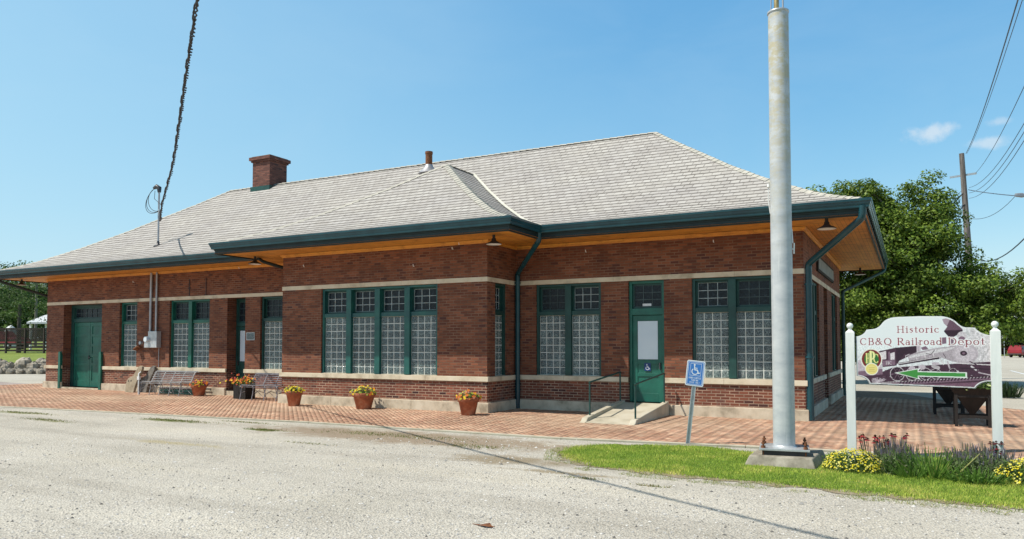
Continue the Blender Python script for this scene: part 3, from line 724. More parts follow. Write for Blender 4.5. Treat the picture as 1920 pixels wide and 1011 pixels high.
window('y', BYF, -14.56, -10.67, 4, 4, .10, [M['muntin']] * 4, M['blue_green'])
window('x+', BX1, 16.40, 17.02, 1, 3, .10, None, M['green_dark'])
window('y', YF, -8.62, -6.81, 2, 4, .10, [M['muntin_dark'], M['muntin']], M['green_dark'])
window('y', YF, -4.53, -2.68, 2, 4, .10, [M['muntin'], M['muntin_dark']], M['green_dark'])
window('x+', X1, 18.8, 20.6, 2, 4, .10, None, M['green_dark'])
window('x+', X1, 24.1, 25.9, 2, 4, .10, None, M['green_dark'])
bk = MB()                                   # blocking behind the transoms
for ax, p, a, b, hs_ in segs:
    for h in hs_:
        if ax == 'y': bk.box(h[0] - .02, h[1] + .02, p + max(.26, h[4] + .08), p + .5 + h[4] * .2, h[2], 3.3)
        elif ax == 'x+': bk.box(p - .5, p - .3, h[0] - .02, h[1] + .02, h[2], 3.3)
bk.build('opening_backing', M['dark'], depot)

# doors -------------------------------------------------------
def panel_leaf(mb, x0, x1, y, z0, z1, rails, st=.11):
    """door leaf with sunk panels: stiles and rails proud of the panel plane"""
    mb.box(x0, x1, y + .02, y + .05, z0, z1)
    mb.box(x0, x0 + st, y, y + .019, z0, z1); mb.box(x1 - st, x1, y, y + .019, z0, z1)
    for a, b in rails: mb.box(x0 + st, x1 - st, y + .001, y + .019, a, b)
# freight door, left
yd = YF + .33
f = MB(); f.box(-29.1, -28.92, yd - .03, yd + .09, .06, WT - .001); f.box(-26.91, -26.73, yd - .03, yd + .09, .06, WT - .001)
f.box(-28.92, -26.91, yd - .028, yd + .09, 3.13, WT - .001); f.box(-28.92, -26.91, yd - .04, yd + .09, 2.56, 2.70)
fo = f.build('freight_door_frame', M['green_dark'], depot, bevel=.004)
transom('y', YF, -28.92, -26.91, 2.70, 3.13, 6, 2, .37, fo, M['muntin_dark'])
mid = -27.92
for (a, b, nm) in ((-28.92, mid - .008, 0), (mid + .008, -26.91, 1)):
    d = MB(); panel_leaf(d, a, b, yd, .07, 2.55, [(.07, .30), (.88, 1.0), (1.22, 1.34), (1.62, 1.72), (2.0, 2.1), (2.4, 2.55)])
    do = d.build('door_leaf', M['green'], depot, bevel=.004)
    if nm == 0:
        h = MB(); h.box(mid - .055, mid - .03, yd - .03, yd + .0, 1.12, 1.28); h.box(mid - .06, mid + .06, yd - .035, yd - .001, 1.18, 1.22); h.build('door_latch', M['steel_dark'], do)
gd = MB()
for xx in (-29.24, -26.72):
    gd.prism([(0, .0), (.13, 0), (.13, 1.36), (.10, 1.42), (.03, 1.42), (0, 1.38)], lambda u, v, d, X=xx: (X + u, d, v), YF - .10, YF - .055 + .03)
    gd.box(xx + .005, xx + .125, YF - .025, YF + .3 if xx < -28 else YF - .02, .06, 1.30)
gd.build('door_guard', M['green'], depot, bevel=.008)
# recessed entrance door
yd2 = YF + .40
f = MB(); f.box(-20.06, -19.99, yd2 - .02, yd2 + .1, .16, WT - .001); f.box(-19.29, -19.22, yd2 - .02, yd2 + .1, .16, WT - .001)
f.box(-19.99, -19.29, yd2 - .02, yd2 + .1, 3.15, WT - .001); f.box(-19.99, -19.29, yd2 - .05, yd2 + .1, 2.30, 2.42)
fo2 = f.build('door_frame', M['green_dark'], depot, bevel=.004)
transom('y', YF, -19.99, -19.29, 2.42, 3.15, 3, 3, .42, fo2, M['muntin_dark'])
d = MB(); panel_leaf(d, -19.99, -19.29, yd2, .17, 2.29, [(.17, .38), (.72, .84), (1.02, 1.12), (2.16, 2.29)], .1); do2 = d.build('door', M['green_dark'], depot, bevel=.003)
q = MB(); q.box(-19.88, -19.40, yd2 - .002, yd2 + .015, 1.13, 2.15); q.build('pane', M['frosted'], do2)
q = MB(); q.box(-19.96, -19.93, yd2 - .05, yd2, 1.0, 1.15); q.build('handle', M['steel_dark'], do2)
# accessible entrance door
yd3 = YF + .13
f = MB(); f.box(-6.10, -6.03, yd3 - .05, yd3 + .07, .28, WT - .001); f.box(-5.27, -5.20, yd3 - .05, yd3 + .07, .28, WT - .001)
f.box(-6.03, -5.27, yd3 - .045, yd3 + .07, 3.17, WT - .001); f.box(-6.03, -5.27, yd3 - .045, yd3 + .07, 2.40, 2.56)
fo3 = f.build('door_frame', M['green'], depot, bevel=.004)
transom('y', YF, -6.03, -5.27, 2.56, 3.17, 3, 3, .17, fo3, M['muntin_dark'])
q = MB(); q.box(-5.78, -5.56, YF + .155, YF + .16, 2.62, 2.68); q.build('door_sticker', M['white'], fo3)
d = MB(); panel_leaf(d, -6.03, -5.27, yd3, .285, 2.39, [(.285, .50), (.90, .99), (1.20, 1.30), (2.26, 2.39)], .12); do3 = d.build('door', M['green'], depot, bevel=.004)
q = MB(); q.box(-5.90, -5.40, yd3 + .002, yd3 + .018, 1.32, 2.25); q.build('pane', M['frosted'], do3)
q = MB(); q.box(-5.355, -5.325, yd3 - .06, yd3 - .001, 1.08, 1.24); q.build('handle', M['steel_dark'], do3)
# end-wall door
xd = X1 - .2
d = MB(); d.box(xd - .05, xd, 21.8, 22.75, .1, 2.35); d.box(xd - .05, xd + .02, 21.8, 22.75, 2.35, WT - .002); d.build('door', M['green_dark'], depot)
q = MB(); q.box(xd, xd + .006, 21.95, 22.6, 1.1, 2.2); q.build('pane', M['glass_dark'], depot)

# ------------------------------------------------------------------ roof
OV = 1.33
EX0, EX1, EY0, EY1 = X0 - OV, X1 + OV, YF - OV, YB + OV
BEX0, BEX1, BEY = BX0 - OV, BX1 + OV, BYF - OV
HALF = (EY1 - EY0) / 2
PT = [-.05, 0, .55, 1.06, 1.55, 2.13, 2.6, 3.36, 4.21, 5.12, HALF]; PZ = [4.52, 4.535, 4.73, 4.955, 5.225, 5.545, 5.84, 6.32, 6.91, 7.53, 8.24]
def zr(t): return float(np.interp(t, PT, PZ))
# slope length table
TT = np.linspace(0, HALF, 400); ZZ = np.interp(TT, PT, PZ); SL = np.concatenate([[0], np.cumsum(np.hypot(np.diff(TT), np.diff(ZZ)))])
def t_of_s(s): return float(np.interp(s, SL, TT))
ROWH = .24; NR = int(SL[-1] / ROWH) + 1
ts = [t_of_s(min(k * ROWH, SL[-1])) for k in range(NR + 1)]
BHALF = (BEX1 - BEX0) / 2
roof = MB(); lip = .014
def course(x_lo, x_hi, tfun, smax, uvaxis):
    """emit one face of the roof; tfun(t, side)->(xa,ya),(xb,yb) endpoints of the level line at inset t"""
    for k in range(NR):
        t0, t1 = ts[k], min(ts[k + 1], smax)
        if t0 >= smax: break
        for seg0, seg1 in zip(tfun(t0), tfun(t1)):
            (a, b), (c, d) = seg0, seg1
            s0, s1 = k * ROWH, k * ROWH + ROWH * (t1 - t0) / max(1e-6, ts[k + 1] - t0)
            zl = zr(t0) + lip; zu = zr(t1) + .001
            g = (lambda q: q[0]) if uvaxis == 'x' else (lambda q: q[1])
            roof.quad((*a, zl), (*b, zl), (*d, zu), (*c, zu), uv=[(g(a), s0 + .004), (g(b), s0 + .004), (g(d), s1), (g(c), s1)])
            roof.quad((*a, zr(t0) - .001), (*b, zr(t0) - .001), (*b, zl), (*a, zl), uv=[(g(a), s0), (g(b), s0), (g(b), s0), (g(a), s0)])
def main_front(t):
    y = EY0 + t; a, b = EX0 + t, EX1 - t
    if t < BHALF: return [((a, y), (BEX0 + t, y)), ((BEX1 - t, y), (b, y))]
    m = (BEX0 + BEX1) / 2
    return [((a, y), (m, y)), ((m, y), (b, y))]
course(0, 0, main_front, HALF, 'x')
course(0, 0, lambda t: [((EX1 - t, EY0 + t), (EX1 - t, EY1 - t))], HALF, 'y')
course(0, 0, lambda t: [((EX0 + t, EY1 - t), (EX0 + t, EY0 + t))], HALF, 'y')
course(0, 0, lambda t: [((EX1 - t, EY1 - t), (EX0 + t, EY1 - t))], HALF, 'x')
course(0, 0, lambda t: [((BEX0 + t, BEY + t), (BEX1 - t, BEY + t))], BHALF, 'x')
course(0, 0, lambda t: [((BEX1 - t, BEY + t), (BEX1 - t, EY0 + t))], BHALF, 'y')
course(0, 0, lambda t: [((BEX0 + t, EY0 + t), (BEX0 + t, BEY + t))], BHALF, 'y')
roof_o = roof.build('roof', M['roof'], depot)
# hip and ridge caps: overlapping short shingles
def capline(fn, t0, t1, n, wv=.12, nm='hip_cap'):
    cap = MB()
    for k in range(n):
        a = Vector(fn(t0 + (t1 - t0) * k / n)); b = Vector(fn(t0 + (t1 - t0) * (k + 1.12) / n)) if k < n - 1 else Vector(fn(t1))
        d = (b - a); hd = Vector((-d.y, d.x, 0)).normalized() * wv; dr = Vector((0, 0, -.066)); j = random.uniform(-.004, .004)
        u = Vector((0, 0, .04 + j)); l = Vector((0, 0, .022 + j))
        cap.add([a + u, b + l, b + hd + dr + l, a + hd + dr + u, a - hd + dr + u, b - hd + dr + l], [(0, 1, 2, 3), (1, 0, 4, 5), (0, 3, 4)])
    cap.build(nm, M['roof_cap'], roof_o)
capline(lambda t: (EX1 - t, EY0 + t, zr(t)), .1, HALF, 44); capline(lambda t: (EX0 + t, EY0 + t, zr(t)), .1, HALF, 44)
capline(lambda t: (EX1 - t, EY1 - t, zr(t)), .1, HALF, 44); capline(lambda t: (EX0 + t, EY1 - t, zr(t)), .1, HALF, 44)
capline(lambda t: (BEX0 + t, BEY + t, zr(t)), .1, BHALF, 34); capline(lambda t: (BEX1 - t, BEY + t, zr(t)), .1, BHALF, 34, .15)
capline(lambda x: (x, (EY0 + EY1) / 2, PZ[-1]), EX0 + HALF, EX1 - HALF, 75, nm='ridge_cap')
capline(lambda y: ((BEX0 + BEX1) / 2, y, zr(BHALF)), BEY + BHALF, EY0 + BHALF, 7, nm='ridge_cap')
for sx in (1, -1):
    N = 30; val = MB()
    for k in range(N):
        t0, t1 = BHALF * k / N, BHALF * (k + 1) / N
        def vp(t): return Vector((BEX1 - t if sx > 0 else BEX0 + t, EY0 + t, zr(t) + .03))
        a, b = vp(t0), vp(t1); h = Vector((1, 0, 0)) * .085 * sx; g = Vector((0, -1, 0)) * .085
        val.add([a, b, b + h, a + h], [(0, 1, 2, 3)]); val.add([a, b, b + g, a + g], [(0, 1, 2, 3)])
    val.build('valley_flashing', M['flash'], roof_o)

# gutters, fascia, soffit
EAVE = [(EX0, EY0), (BEX0, EY0), (BEX0, BEY), (BEX1, BEY), (BEX1, EY0), (EX1, EY0), (EX1, EY1), (EX0, EY1)]
gut = MB()
gut.sweep(EAVE, [(-.01, 4.51), (.0, 4.50), (.015, 4.375), (.045, 4.365), (.056, 4.385), (.060, 4.42), (.078, 4.45), (.086, 4.485), (.100, 4.50), (.104, 4.545), (.090, 4.55), (.085, 4.53), (.08, 4.50), (.0, 4.495)])
gut.build('gutter', M['teal'], depot)
fas = MB()
fas.sweep(EAVE, [(-.06, 4.53), (-.005, 4.52), (-.005, 4.33), (-.02, 4.32), (-.02, 4.235), (-.05, 4.22), (-.06, 4.225), (-.06, 4.53)])
fas.build('fascia', M['fascia'], depot)
sof = MB()
WALLP = [(X0, YF), (BX0, YF), (BX0, BYF), (BX1, BYF), (BX1, YF), (X1, YF), (X1, YB), (X0, YB)]
for i in range(8):
    a, b = EAVE[i], EAVE[(i + 1) % 8]; c, d = WALLP[(i + 1) % 8], WALLP[i]
    hor = abs(a[1] - b[1]) < .01
    uv = [(p[0], p[1]) if hor else (p[1], p[0]) for p in (a, b, c, d)]
    ze, zw = 4.255, 4.285
    sof.quad((*a, ze), (*b, ze), (*c, zw), (*d, zw), uv=uv)
sof.build('soffit', M['soffit'], depot)
mol = MB(); mol.sweep(WALLP, [(0.002, 4.19), (.025, 4.19), (.03, 4.22), (.055, 4.235), (.06, 4.275)]); mol.build('crown_molding', M['soffit'], depot)

# downspouts
def dspout(name, pts, r=.045, mat='teal', straps=()):
    P = [Vector(p) for p in pts]; out = [P[0]]
    for i in range(1, len(P) - 1):
        a = (P[i - 1] - P[i]).normalized() * .09; b = (P[i + 1] - P[i]).normalized() * .09
        out += [P[i] + a, P[i] + a * .35 + b * .35 * .3, P[i] + a * .3 * .35 + b * .35, P[i] + b]
    out.append(P[-1]); m = MB(); m.tube(out, r, 10)
    for z in straps: m.tube([(P[-1].x, P[-1].y, z - .02), (P[-1].x, P[-1].y, z + .02)], r * 1.25, 10)
    return m.build(name, M[mat], depot)
dspout('downspout', [(BEX1 + .0, EY0 - .02, 4.40), (BEX1 - .02, EY0 + .02, 4.20), (BX1 + .09, YF - .09, 3.55), (BX1 + .09, YF - .09, .02)], .066, 'teal', (1.5, 3.3, .5))
dspout('downspout', [(EX1 - .06, EY0 - .02, 4.42), (EX1 - .07, EY0 + .02, 4.18), (X1 + .10, YF + .02, 3.45), (X1 + .10, YF + .02, .03)], .072, 'teal', (1.4, 3.0))
dspout('downspout', [(EX1 + .02, EY1 - .10, 4.40), (EX1 - .02, EY1 - .15, 4.18), (X1 + .10, YB - .12, 3.45), (X1 + .10, YB - .12, .03)], .055, 'green_dark', (1.4,))
dspout('downspout', [(EX0 + .05, EY0 + .1, 4.40), (EX0 + .12, EY0 + .2, 4.16), (X0 - .09, YF + 1.1, 3.35), (X0 - .09, YF + 1.1, .03)], .055, 'fascia')
dspout('downspout', [(BEX0 + .25, EY0 - .25, 4.32), (BEX0 + .4, EY0 - .1, 4.15), (BX0 - .07, YF - .09, 3.75), (BX0 - .07, YF - .09, .02)], .05, 'fascia')

# chimney + vent pipe, sub-parts of the roof
ch = MB(); ch.box(-23.80, -22.85, 22.0, 22.95, 7.6, 9.18); ch.box(-23.85, -22.80, 21.95, 23.0, 9.18, 9.25); ch.box(-23.91, -22.74, 21.89, 23.06, 9.25, 9.38); ch.build('chimney', M['brick_top'], roof_o)
cf = MB(); cf.box(-23.86, -22.79, 21.94, 23.01, 7.6, 8.16); cf.build('chimney_flashing', M['green_dark'], roof_o)
cc_ = MB(); cc_.box(-23.83, -22.82, 21.97, 22.98, 9.38, 9.42); cc_.build('chimney_cap', M['concrete_old'], roof_o)
vx, vy = -14.03, 20.5
vp_ = MB(); vp_.tube([(vx, vy, 7.3), (vx, vy, 8.02)], .115, 14); vp_.tube([(vx, vy, 8.02), (vx, vy, 8.10)], .128, 14); vp_.build('vent_pipe', M['rust'], roof_o)
vb = MB(); vb.lathe((vx, vy, 7.36), [(.36, 0), (.3, .06), (.15, .22), (.125, .3)], 16); vb.build('vent_flashing', M['conduit'], roof_o)

# ------------------------------------------------------------------ eave lamps
def lamp(loc, label, first=True):
    t = thing('barn_lamp', loc, label, 'lamp', 'barn lamps hung under the eaves'); x, y, z = loc
    s = MB(); s.tube([(x, y, z), (x, y, z - .09)], .035, 10); s.lathe((x, y, z - .22), [(.19, .0), (.17, .02), (.09, .06), (.055, .09), (.05, .14)], 20); s.build('shade', M['black'], t)
    b = MB(); b.lathe((x, y, z - .225), [(.183, 0), (.11, .035), (.03, .05), (.001, .05)], 20); b.build('reflector', M['porcelain'], t); return t
L0 = lamp((-8.62, 15.30, 4.26), 'black barn lamp under the projecting bay eave above its right corner', 'lamp')
for loc, lb in (((-16.9, 15.75, 4.26), 'black barn lamp under the left corner of the projecting bay eave'), ((-1.47, 16.5, 4.265), 'black barn lamp under the orange soffit at the right end of the depot'),
                ((-30.85, 16.9, 4.26), 'small dark lamp under the far left eave corner'), ((-1.45, 27.7, 4.265), 'small dark lamp at the rear of the right end soffit')):
    dup(L0, loc, lb)

# ------------------------------------------------------------------ wall mounted things
def plain(name, mb, mat, label, cat, bevel=0, group=None):
    return tag(mb.build(name, mat, None, bevel), label, cat, group)
# electric service: meter box and its conduits
t = thing('electric_meter', (-23.7, YF - .1, 1.58), 'grey electric meter box with two tall conduits on the brick wall', 'meter')
m = MB(); m.tube([(-23.86, YF - .06, 4.25), (-23.87, YF - .06, 2.0)], .045, 10); m.build('conduit', M['conduit'], t)
m = MB(); m.tube([(-23.56, YF - .06, 4.25), (-23.56, YF - .06, 2.1)], .038, 10); m.tube([(-23.56, YF - .06, 3.1), (-23.56, YF - .06, 3.14)], .05, 10); m.build('conduit', M['conduit'], t)
m = MB(); m.box(-23.80, -23.34, YF - .2, YF - .01, 1.58, 2.16); m.build('breaker_box', M['galv_plain'], t, bevel=.01)
m = MB(); m.box(-24.06, -23.80, YF - .16, YF - .01, 1.58, 1.98); m.build('meter_base', M['galv_plain'], t, bevel=.01)
m = MB()
def discy(mb, c, r, y0, y1, n=18):
    mb.tube([(c[0], y0, c[1]), (c[0], y1, c[1])], r, n)
discy(m, (-23.82, 1.87), .085, YF - .30, YF - .161); m.build('meter_dial', M['frosted'], t)
m = MB(); m.tube([(-23.43, YF - .03, 1.6), (-23.43, YF - .03, .26)], .012, 6); m.build('ground_wire', M['conduit'], t)
t = thing('gas_regulator', (-24.5, YF - .1, 1.5), 'small rusty pipe regulator on the brick wall beside the narrow window', 'pipe fitting')
m = MB(); m.tube([(-24.38, YF, 1.75), (-24.38, YF - .1, 1.75)], .06, 10); m.build('cap', M['galv_plain'], t)
m = MB(); m.tube([(-24.44, YF, 1.60), (-24.44, YF - .16, 1.60), (-24.58, YF - .18, 1.52)], .045, 8); m.tube([(-24.56, YF - .1, 1.50), (-24.40, YF - .1, 1.62)], .05, 8); m.build('valve', M['rust'], t)
t = thing('wall_plaque', (-18.95, YF - .02, 1.83), 'small grey metal plaque on the brick pier right of the recessed door', 'plaque')
m = MB(); m.box(-19.14, -18.77, YF - .02, YF - .001, 1.83, 2.08); m.build('frame', M['galv_plain'], t)
m = MB(); m.box(-19.12, -18.79, YF - .024, YF - .021, 1.85, 2.06); m.build('face', mottled('plaque_face', (.05, .08, .09), (.22, .27, .28), 60, .4, 0, stretch=(.3, 1, 3), lo=.45, hi=.6), t)
m = MB()
for xx in (-21.92, -21.09): m.tube([(xx, YF - .015, 3.95), (xx, YF - .015, 3.36)], .012, 6)
plain('hanging_rods', m, M['steel_dark'], 'pair of thin black rods fixed to the brick above the two-light window', 'rod')
t = thing('station_name_board', (X1 + .03, 22.2, 3.5), 'dark framed name board on the right end wall high under the eave', 'sign')
m = MB(); m.box(X1 + .001, X1 + .05, 20.1, 24.35, 3.53, 3.93); m.build('frame', M['wood_dark'], t)
m = MB(); m.box(X1 + .051, X1 + .058, 20.2, 24.25, 3.59, 3.87); m.build('face', mottled('board_face', (.16, .18, .17), (.26, .28, .26), 4, .6, 0), t)
m = MB(); m.box(-20.95, -20.9 + .0, YF - .01, YF - .0, 3.1, 3.2)
# small white insulator hooks left on the brickwork
for i, (x, y, z) in enumerate(((-7.2, YF, 4.02), (-4.0, YF, 4.06), (-2.5, YF, 4.06), (-10.2, BYF, 4.1), (-11.4, BYF, 3.72), (-15.2, BYF, 3.9), (-19.5, YF, 4.2), (-24.9, YF, 3.95), (-10.0, BYF, 4.2))):
    m = MB(); m.tube([(x, y + .01, z), (x, y - .04, z), (x, y - .05, z + .05)], .012, 6)
    plain('wall_hook', m, M['porcelain'], 'tiny pale hook left in the upper brickwork of the depot', 'hook', group='hooks left in the brickwork')

# ------------------------------------------------------------------ service mast and cable
mx_, my_, mz = -24.1, 17.9, 5.30
t = thing('service_mast', (mx_, my_, mz), 'grey electric service mast standing on the left roof slope', 'mast')
m = MB(); m.tube([(mx_, my_, mz - .05), (mx_, my_, 7.30)], .034, 10); m.build('pipe', M['conduit'], t)
m = MB(); m.tube([(mx_ + .01, my_, 7.24), (mx_, my_, 7.40), (mx_ - .10, my_ - .03, 7.46), (mx_ - .22, my_ - .06, 7.40)], [.06, .085, .085, .05], 10); m.build('weather_head', M['steel_dark'], t)
m = MB(); m.lathe((mx_, my_, mz - .05), [(.17, .0), (.12, .04), (.05, .10), (.04, .2)], 12); m.build('roof_boot', M['steel_dark'], t)
m = MB(); m.tube([(mx_, my_, 6.50), (mx_ + .12, my_ - .06, 6.52)], .02, 6); m.tube([(mx_ + .12, my_ - .06, 6.44), (mx_ + .12, my_ - .06, 6.6)], .04, 8); m.build('cable_clamp', M['galv_plain'], t)
m = MB()
for (dx, dz, s) in ((-.55, -.75, 0), (-.42, -.95, .12), (-.62, -.55, -.08)):
    P0 = Vector((mx_ - .2, my_ - .06, 7.38)); P3 = Vector((mx_ + .15, my_ - .07, 6.55)); P1 = P0 + Vector((dx, -.1, -.35 + s)); P2 = P3 + Vector((dx - .1, -.1, -.25 + s))
    m.tube([P0 * (1 - u) ** 3 + P1 * 3 * u * (1 - u) ** 2 + P2 * 3 * u * u * (1 - u) + P3 * u ** 3 for u in [i / 14 for i in range(15)]], .010, 5)
m.tube([(mx_ - .15, my_ - .06, 7.3), (mx_ - .12, my_ - .1, 7.0), (mx_ + .1, my_ - .1, 6.85), (mx_ + .35, my_ - .12, 6.7), (mx_ + .3, my_ - .1, 6.5)], .010, 5)
m.build('drip_loop', M['wire'], t)
A = Vector((mx_ + .12, my_ - .06, 6.52))
CP = [Vector(p) for p in ((-31, 23, 9.5), A, (-17.905, 13.385, 5.45), (-14.646, 11.188, 5.62), (-12.445, 9.643, 5.869), (-10.652, 8.371, 6.105), (-8.534, 6.871, 6.382), (-4.9, 4.3, 7.0), (-.6, 1.2, 7.9), (5.4, -3.0, 9.4))]
def cable_pt(u):
    k = min(int(u * (len(CP) - 2)), len(CP) - 3); f = u * (len(CP) - 2) - k; k += 1
    if k == 1: f = f  # long first span
    p0, p1, p2, p3 = CP[k - 1], CP[k], CP[min(k + 1, len(CP) - 1)], CP[min(k + 2, len(CP) - 1)]
    if k == 1: return p1.lerp(p2, f) - Vector((0, 0, .35 * 4 * f * (1 - f)))
    return .5 * ((2 * p1) + (p2 - p0) * f * 1 + (2 * p0 - 5 * p1 + 4 * p2 - p3) * f * f + (3 * p1 - p0 - 3 * p2 + p3) * f ** 3) if k > 2 else p1.lerp(p2, f)
m = MB(); N = 640
dd = (CP[6] - A).normalized(); sx_ = dd.cross(Vector((0, 0, 1))).normalized(); sz_ = sx_.cross(dd)
for k in range(3):
    m.tube([cable_pt(i / N) + (sx_ * math.cos(i * .62 + k * 2.09) + sz_ * math.sin(i * .62 + k * 2.09)) * (.020 + .010 * math.sin(i * .37 + k)) for i in range(N + 1)], .0125, 5)
plain('service_cable', m, M['wire'], 'thick twisted black cable hanging down from the sky to the roof mast', 'cable')

# ------------------------------------------------------------------ ramp and rails
rp = MB(); ya, yb = 14.93, YF - .08
XA, XB = -6.30, -5.07
rp.add([(XA + .14, ya, .012), (XB - .14, ya, .012), (XB - .14, yb, .275), (XA + .14, yb, .275), (XA + .14, ya, -.02), (XB - .14, ya, -.02), (XB - .14, yb, -.02), (XA + .14, yb, -.02)],
       [(0, 1, 2, 3), (4, 5, 1, 0), (6, 7, 3, 2)])
t = thing('entrance_ramp', (-5.7, 16.2, 0), 'sloping concrete ramp with low side kerbs leading to the green door', 'ramp')
rp.build('slope', M['concrete'], t)
for (a, b) in ((XA, XA + .14), (XB - .14, XB)):
    k = MB(); z0, z1 = .09, .33
    k.prism([(ya + .06, .03), (ya + .14, z0 + .01), (ya + .7, z0 + .075), (yb, z1), (yb, -.03), (ya - .02, -.03), (ya - .02, .012)], lambda u, v, d: (d, u, v), a, b); k.build('side_kerb', M['concrete'], t, bevel=.018)
def rail(x, y0, zb0, zt0, y1, zb1, zt1, label):
    t = thing('handrail', (x, y0, zb0), label, 'handrail', 'handrails beside the ramp')
    m = MB(); m.tube([(x, y0, zb0 - .03), (x, y0, zt0)], .021, 8); m.build('post', M['green_dark'], t)
    m = MB(); m.tube([(x, y1, zb1 - .03), (x, y1, zt1)], .021, 8); m.build('post', M['green_dark'], t)
    m = MB(); m.tube([(x, y0 - .03, zt0 - .01), (x, y0, zt0 + .01), (x, y1, zt1 + .01), (x, y1 + .03, zt1 - .01)], .021, 8); m.build('rail_bar', M['green_dark'], t)
rail(-6.23, 15.35, .15, .84, 17.30, .29, 1.00, 'green pipe handrail on the left kerb of the ramp')
rail(-5.14, 15.20, .13, .83, 17.30, .29, .99, 'green pipe handrail on the right kerb of the ramp')

# ------------------------------------------------------------------ plants helpers
def leaf_cloud(centers, normals, sizes, cols, aspect=.6, jitter=.9):
    """one bent quad per leaf -> arrays"""
    n = len(centers)
    nrm = normals + RNG.normal(0, jitter, (n, 3)); nrm /= np.linalg.norm(nrm, axis=1, keepdims=True) + 1e-9
    a = RNG.normal(0, 1, (n, 3)); u = np.cross(nrm, a); u /= np.linalg.norm(u, axis=1, keepdims=True) + 1e-9
    v = np.cross(nrm, u); s = sizes[:, None]
    P = np.stack([centers - u * s * .5, centers - v * s * aspect * .5 + nrm * s * .06, centers + u * s * .5, centers + v * s * aspect * .5 + nrm * s * .06], 1)
    return P.reshape(-1, 3), cols
def quads_obj(name, P, cols, mat, parent):
    n = len(P) // 4
    return raw_mesh(name, P, np.arange(n * 4), np.arange(0, n * 4, 4), mat, parent, cols)
def blob_points(n, c, r):
    d = RNG.normal(0, 1, (n, 3)); d /= np.linalg.norm(d, axis=1, keepdims=True)
    rad = RNG.random(n) ** .4
    return np.array(c) + d * rad[:, None] * np.array(r), d * np.array([1, 1, 1])
PAL = {'maple': [(.09, .15, .018), (.13, .205, .026), (.18, .27, .036), (.25, .34, .055), (.05, .10, .014)],
       'dark': [(.03, .07, .018), (.045, .095, .022), (.06, .12, .03), (.08, .14, .04)],
       'light': [(.08, .15, .03), (.11, .19, .04), (.14, .22, .06), (.07, .12, .03)],
       'red': [(.05, .015, .02), (.075, .02, .025), (.035, .02, .015)],
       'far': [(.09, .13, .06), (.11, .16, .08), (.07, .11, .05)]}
def tree(name, base, lumps, nclump, nleaf, lsize, pal, label, cat='tree', trunk_r=.25, clump_r=.7, group=None, trunk_h=2.5):
    """lumps: ellipsoids (cx,cy,cz,rx,ry,rz) relative to base; clumps sit on and in them"""
    t = thing(name, base, label, cat, group); B = np.array(base)
    vol = np.array([l[3] * l[4] * l[5] for l in lumps]) ** .62; vol /= vol.sum()
    Pc = []; Nn = []; Cl = []; Sz = []; pal = np.array(PAL[pal]); tips = []
    for li, l in enumerate(lumps):
        for k in range(int(nclump * vol[li])):
            d = RNG.normal(0, 1, 3); d /= np.linalg.norm(d); rad = RNG.uniform(.62, 1.0) if k % 4 else RNG.uniform(.15, .6)
            c = np.array(l[:3]) + d * np.array(l[3:]) * rad
            if c[2] < trunk_h * .35: continue
            r = clump_r * RNG.uniform(.55, 1.3); m = int(nleaf * (r / clump_r) ** 2)
            p, nn = blob_points(m, c, (r, r, r * .62)); Pc.append(p); Nn.append(nn + np.array([0, 0, .9]) + d * .5)
            tone = RNG.uniform(.75, 1.25); q = pal[RNG.integers(0, len(pal), m)] * tone * RNG.uniform(.8, 1.2, (m, 1)); Cl.append(q)
            Sz.append(lsize * RNG.uniform(.6, 1.3, m)); tips.append(c)
    Pc = np.concatenate(Pc) + B; Nn = np.concatenate(Nn); Nn /= np.linalg.norm(Nn, axis=1, keepdims=True)
    P, cols = leaf_cloud(Pc, Nn, np.concatenate(Sz), np.concatenate(Cl), .62, .45)
    quads_obj('crown', P, cols, M['leaf'], t)
    tr = MB(); top = max(l[2] + l[5] * .5 for l in lumps)
    tr.tube([B + np.array((0, 0, -.2)), B + np.array((.03, .02, trunk_h * .6)), B + np.array((.08, -.05, trunk_h)), B + np.array((.15, .1, top * .85))], [trunk_r * 1.25, trunk_r, trunk_r * .85, trunk_r * .2], 9)
    for k in range(min(26, len(tips))):
        c = tips[RNG.integers(0, len(tips))]; st = np.array((.05, 0, RNG.uniform(trunk_h * .8, max(trunk_h, c[2] * .75))))
        mid = (st + c) / 2 + np.array((0, 0, .3)); tr.tube([B + st, B + mid, B + c], [trunk_r * .35, trunk_r * .2, .02], 6)
    tr.build('trunk', M['bark'], t); return t

# the big maple right of the depot
tree('maple_tree', (.4, 36.6, 0), [(-3.5, -.4, 7.6, 1.3, 1.5, 1.2), (-2.3, -.3, 7.8, 1.3, 1.5, 1.2), (-2.7, 0, 6.9, 1.9, 2.4, 2.0), (-4.0, .2, 6.6, 1.3, 1.6, 2.1), (.25, .3, 6.9, 1.25, 2.0, 2.2), (-.2, 0, 5.2, 2.1, 2.6, 2.2), (-2.2, 0, 4.6, 3.0, 3.0, 2.6), (-1.3, -.2, 6.2, 1.6, 2.0, 1.7), (1.7, .2, 4.1, 1.7, 2.2, 1.5), (3.9, .4, 3.3, 1.3, 1.6, 1.6), (-3.3, .3, 3.0, 2.2, 2.2, 2.2), (0, -.8, 2.6, 3.4, 2.2, 1.8)],
     800, 250, .135, 'maple', 'large dense green maple tree behind the right end of the depot', trunk_r=.28, clump_r=.62, trunk_h=2.2)

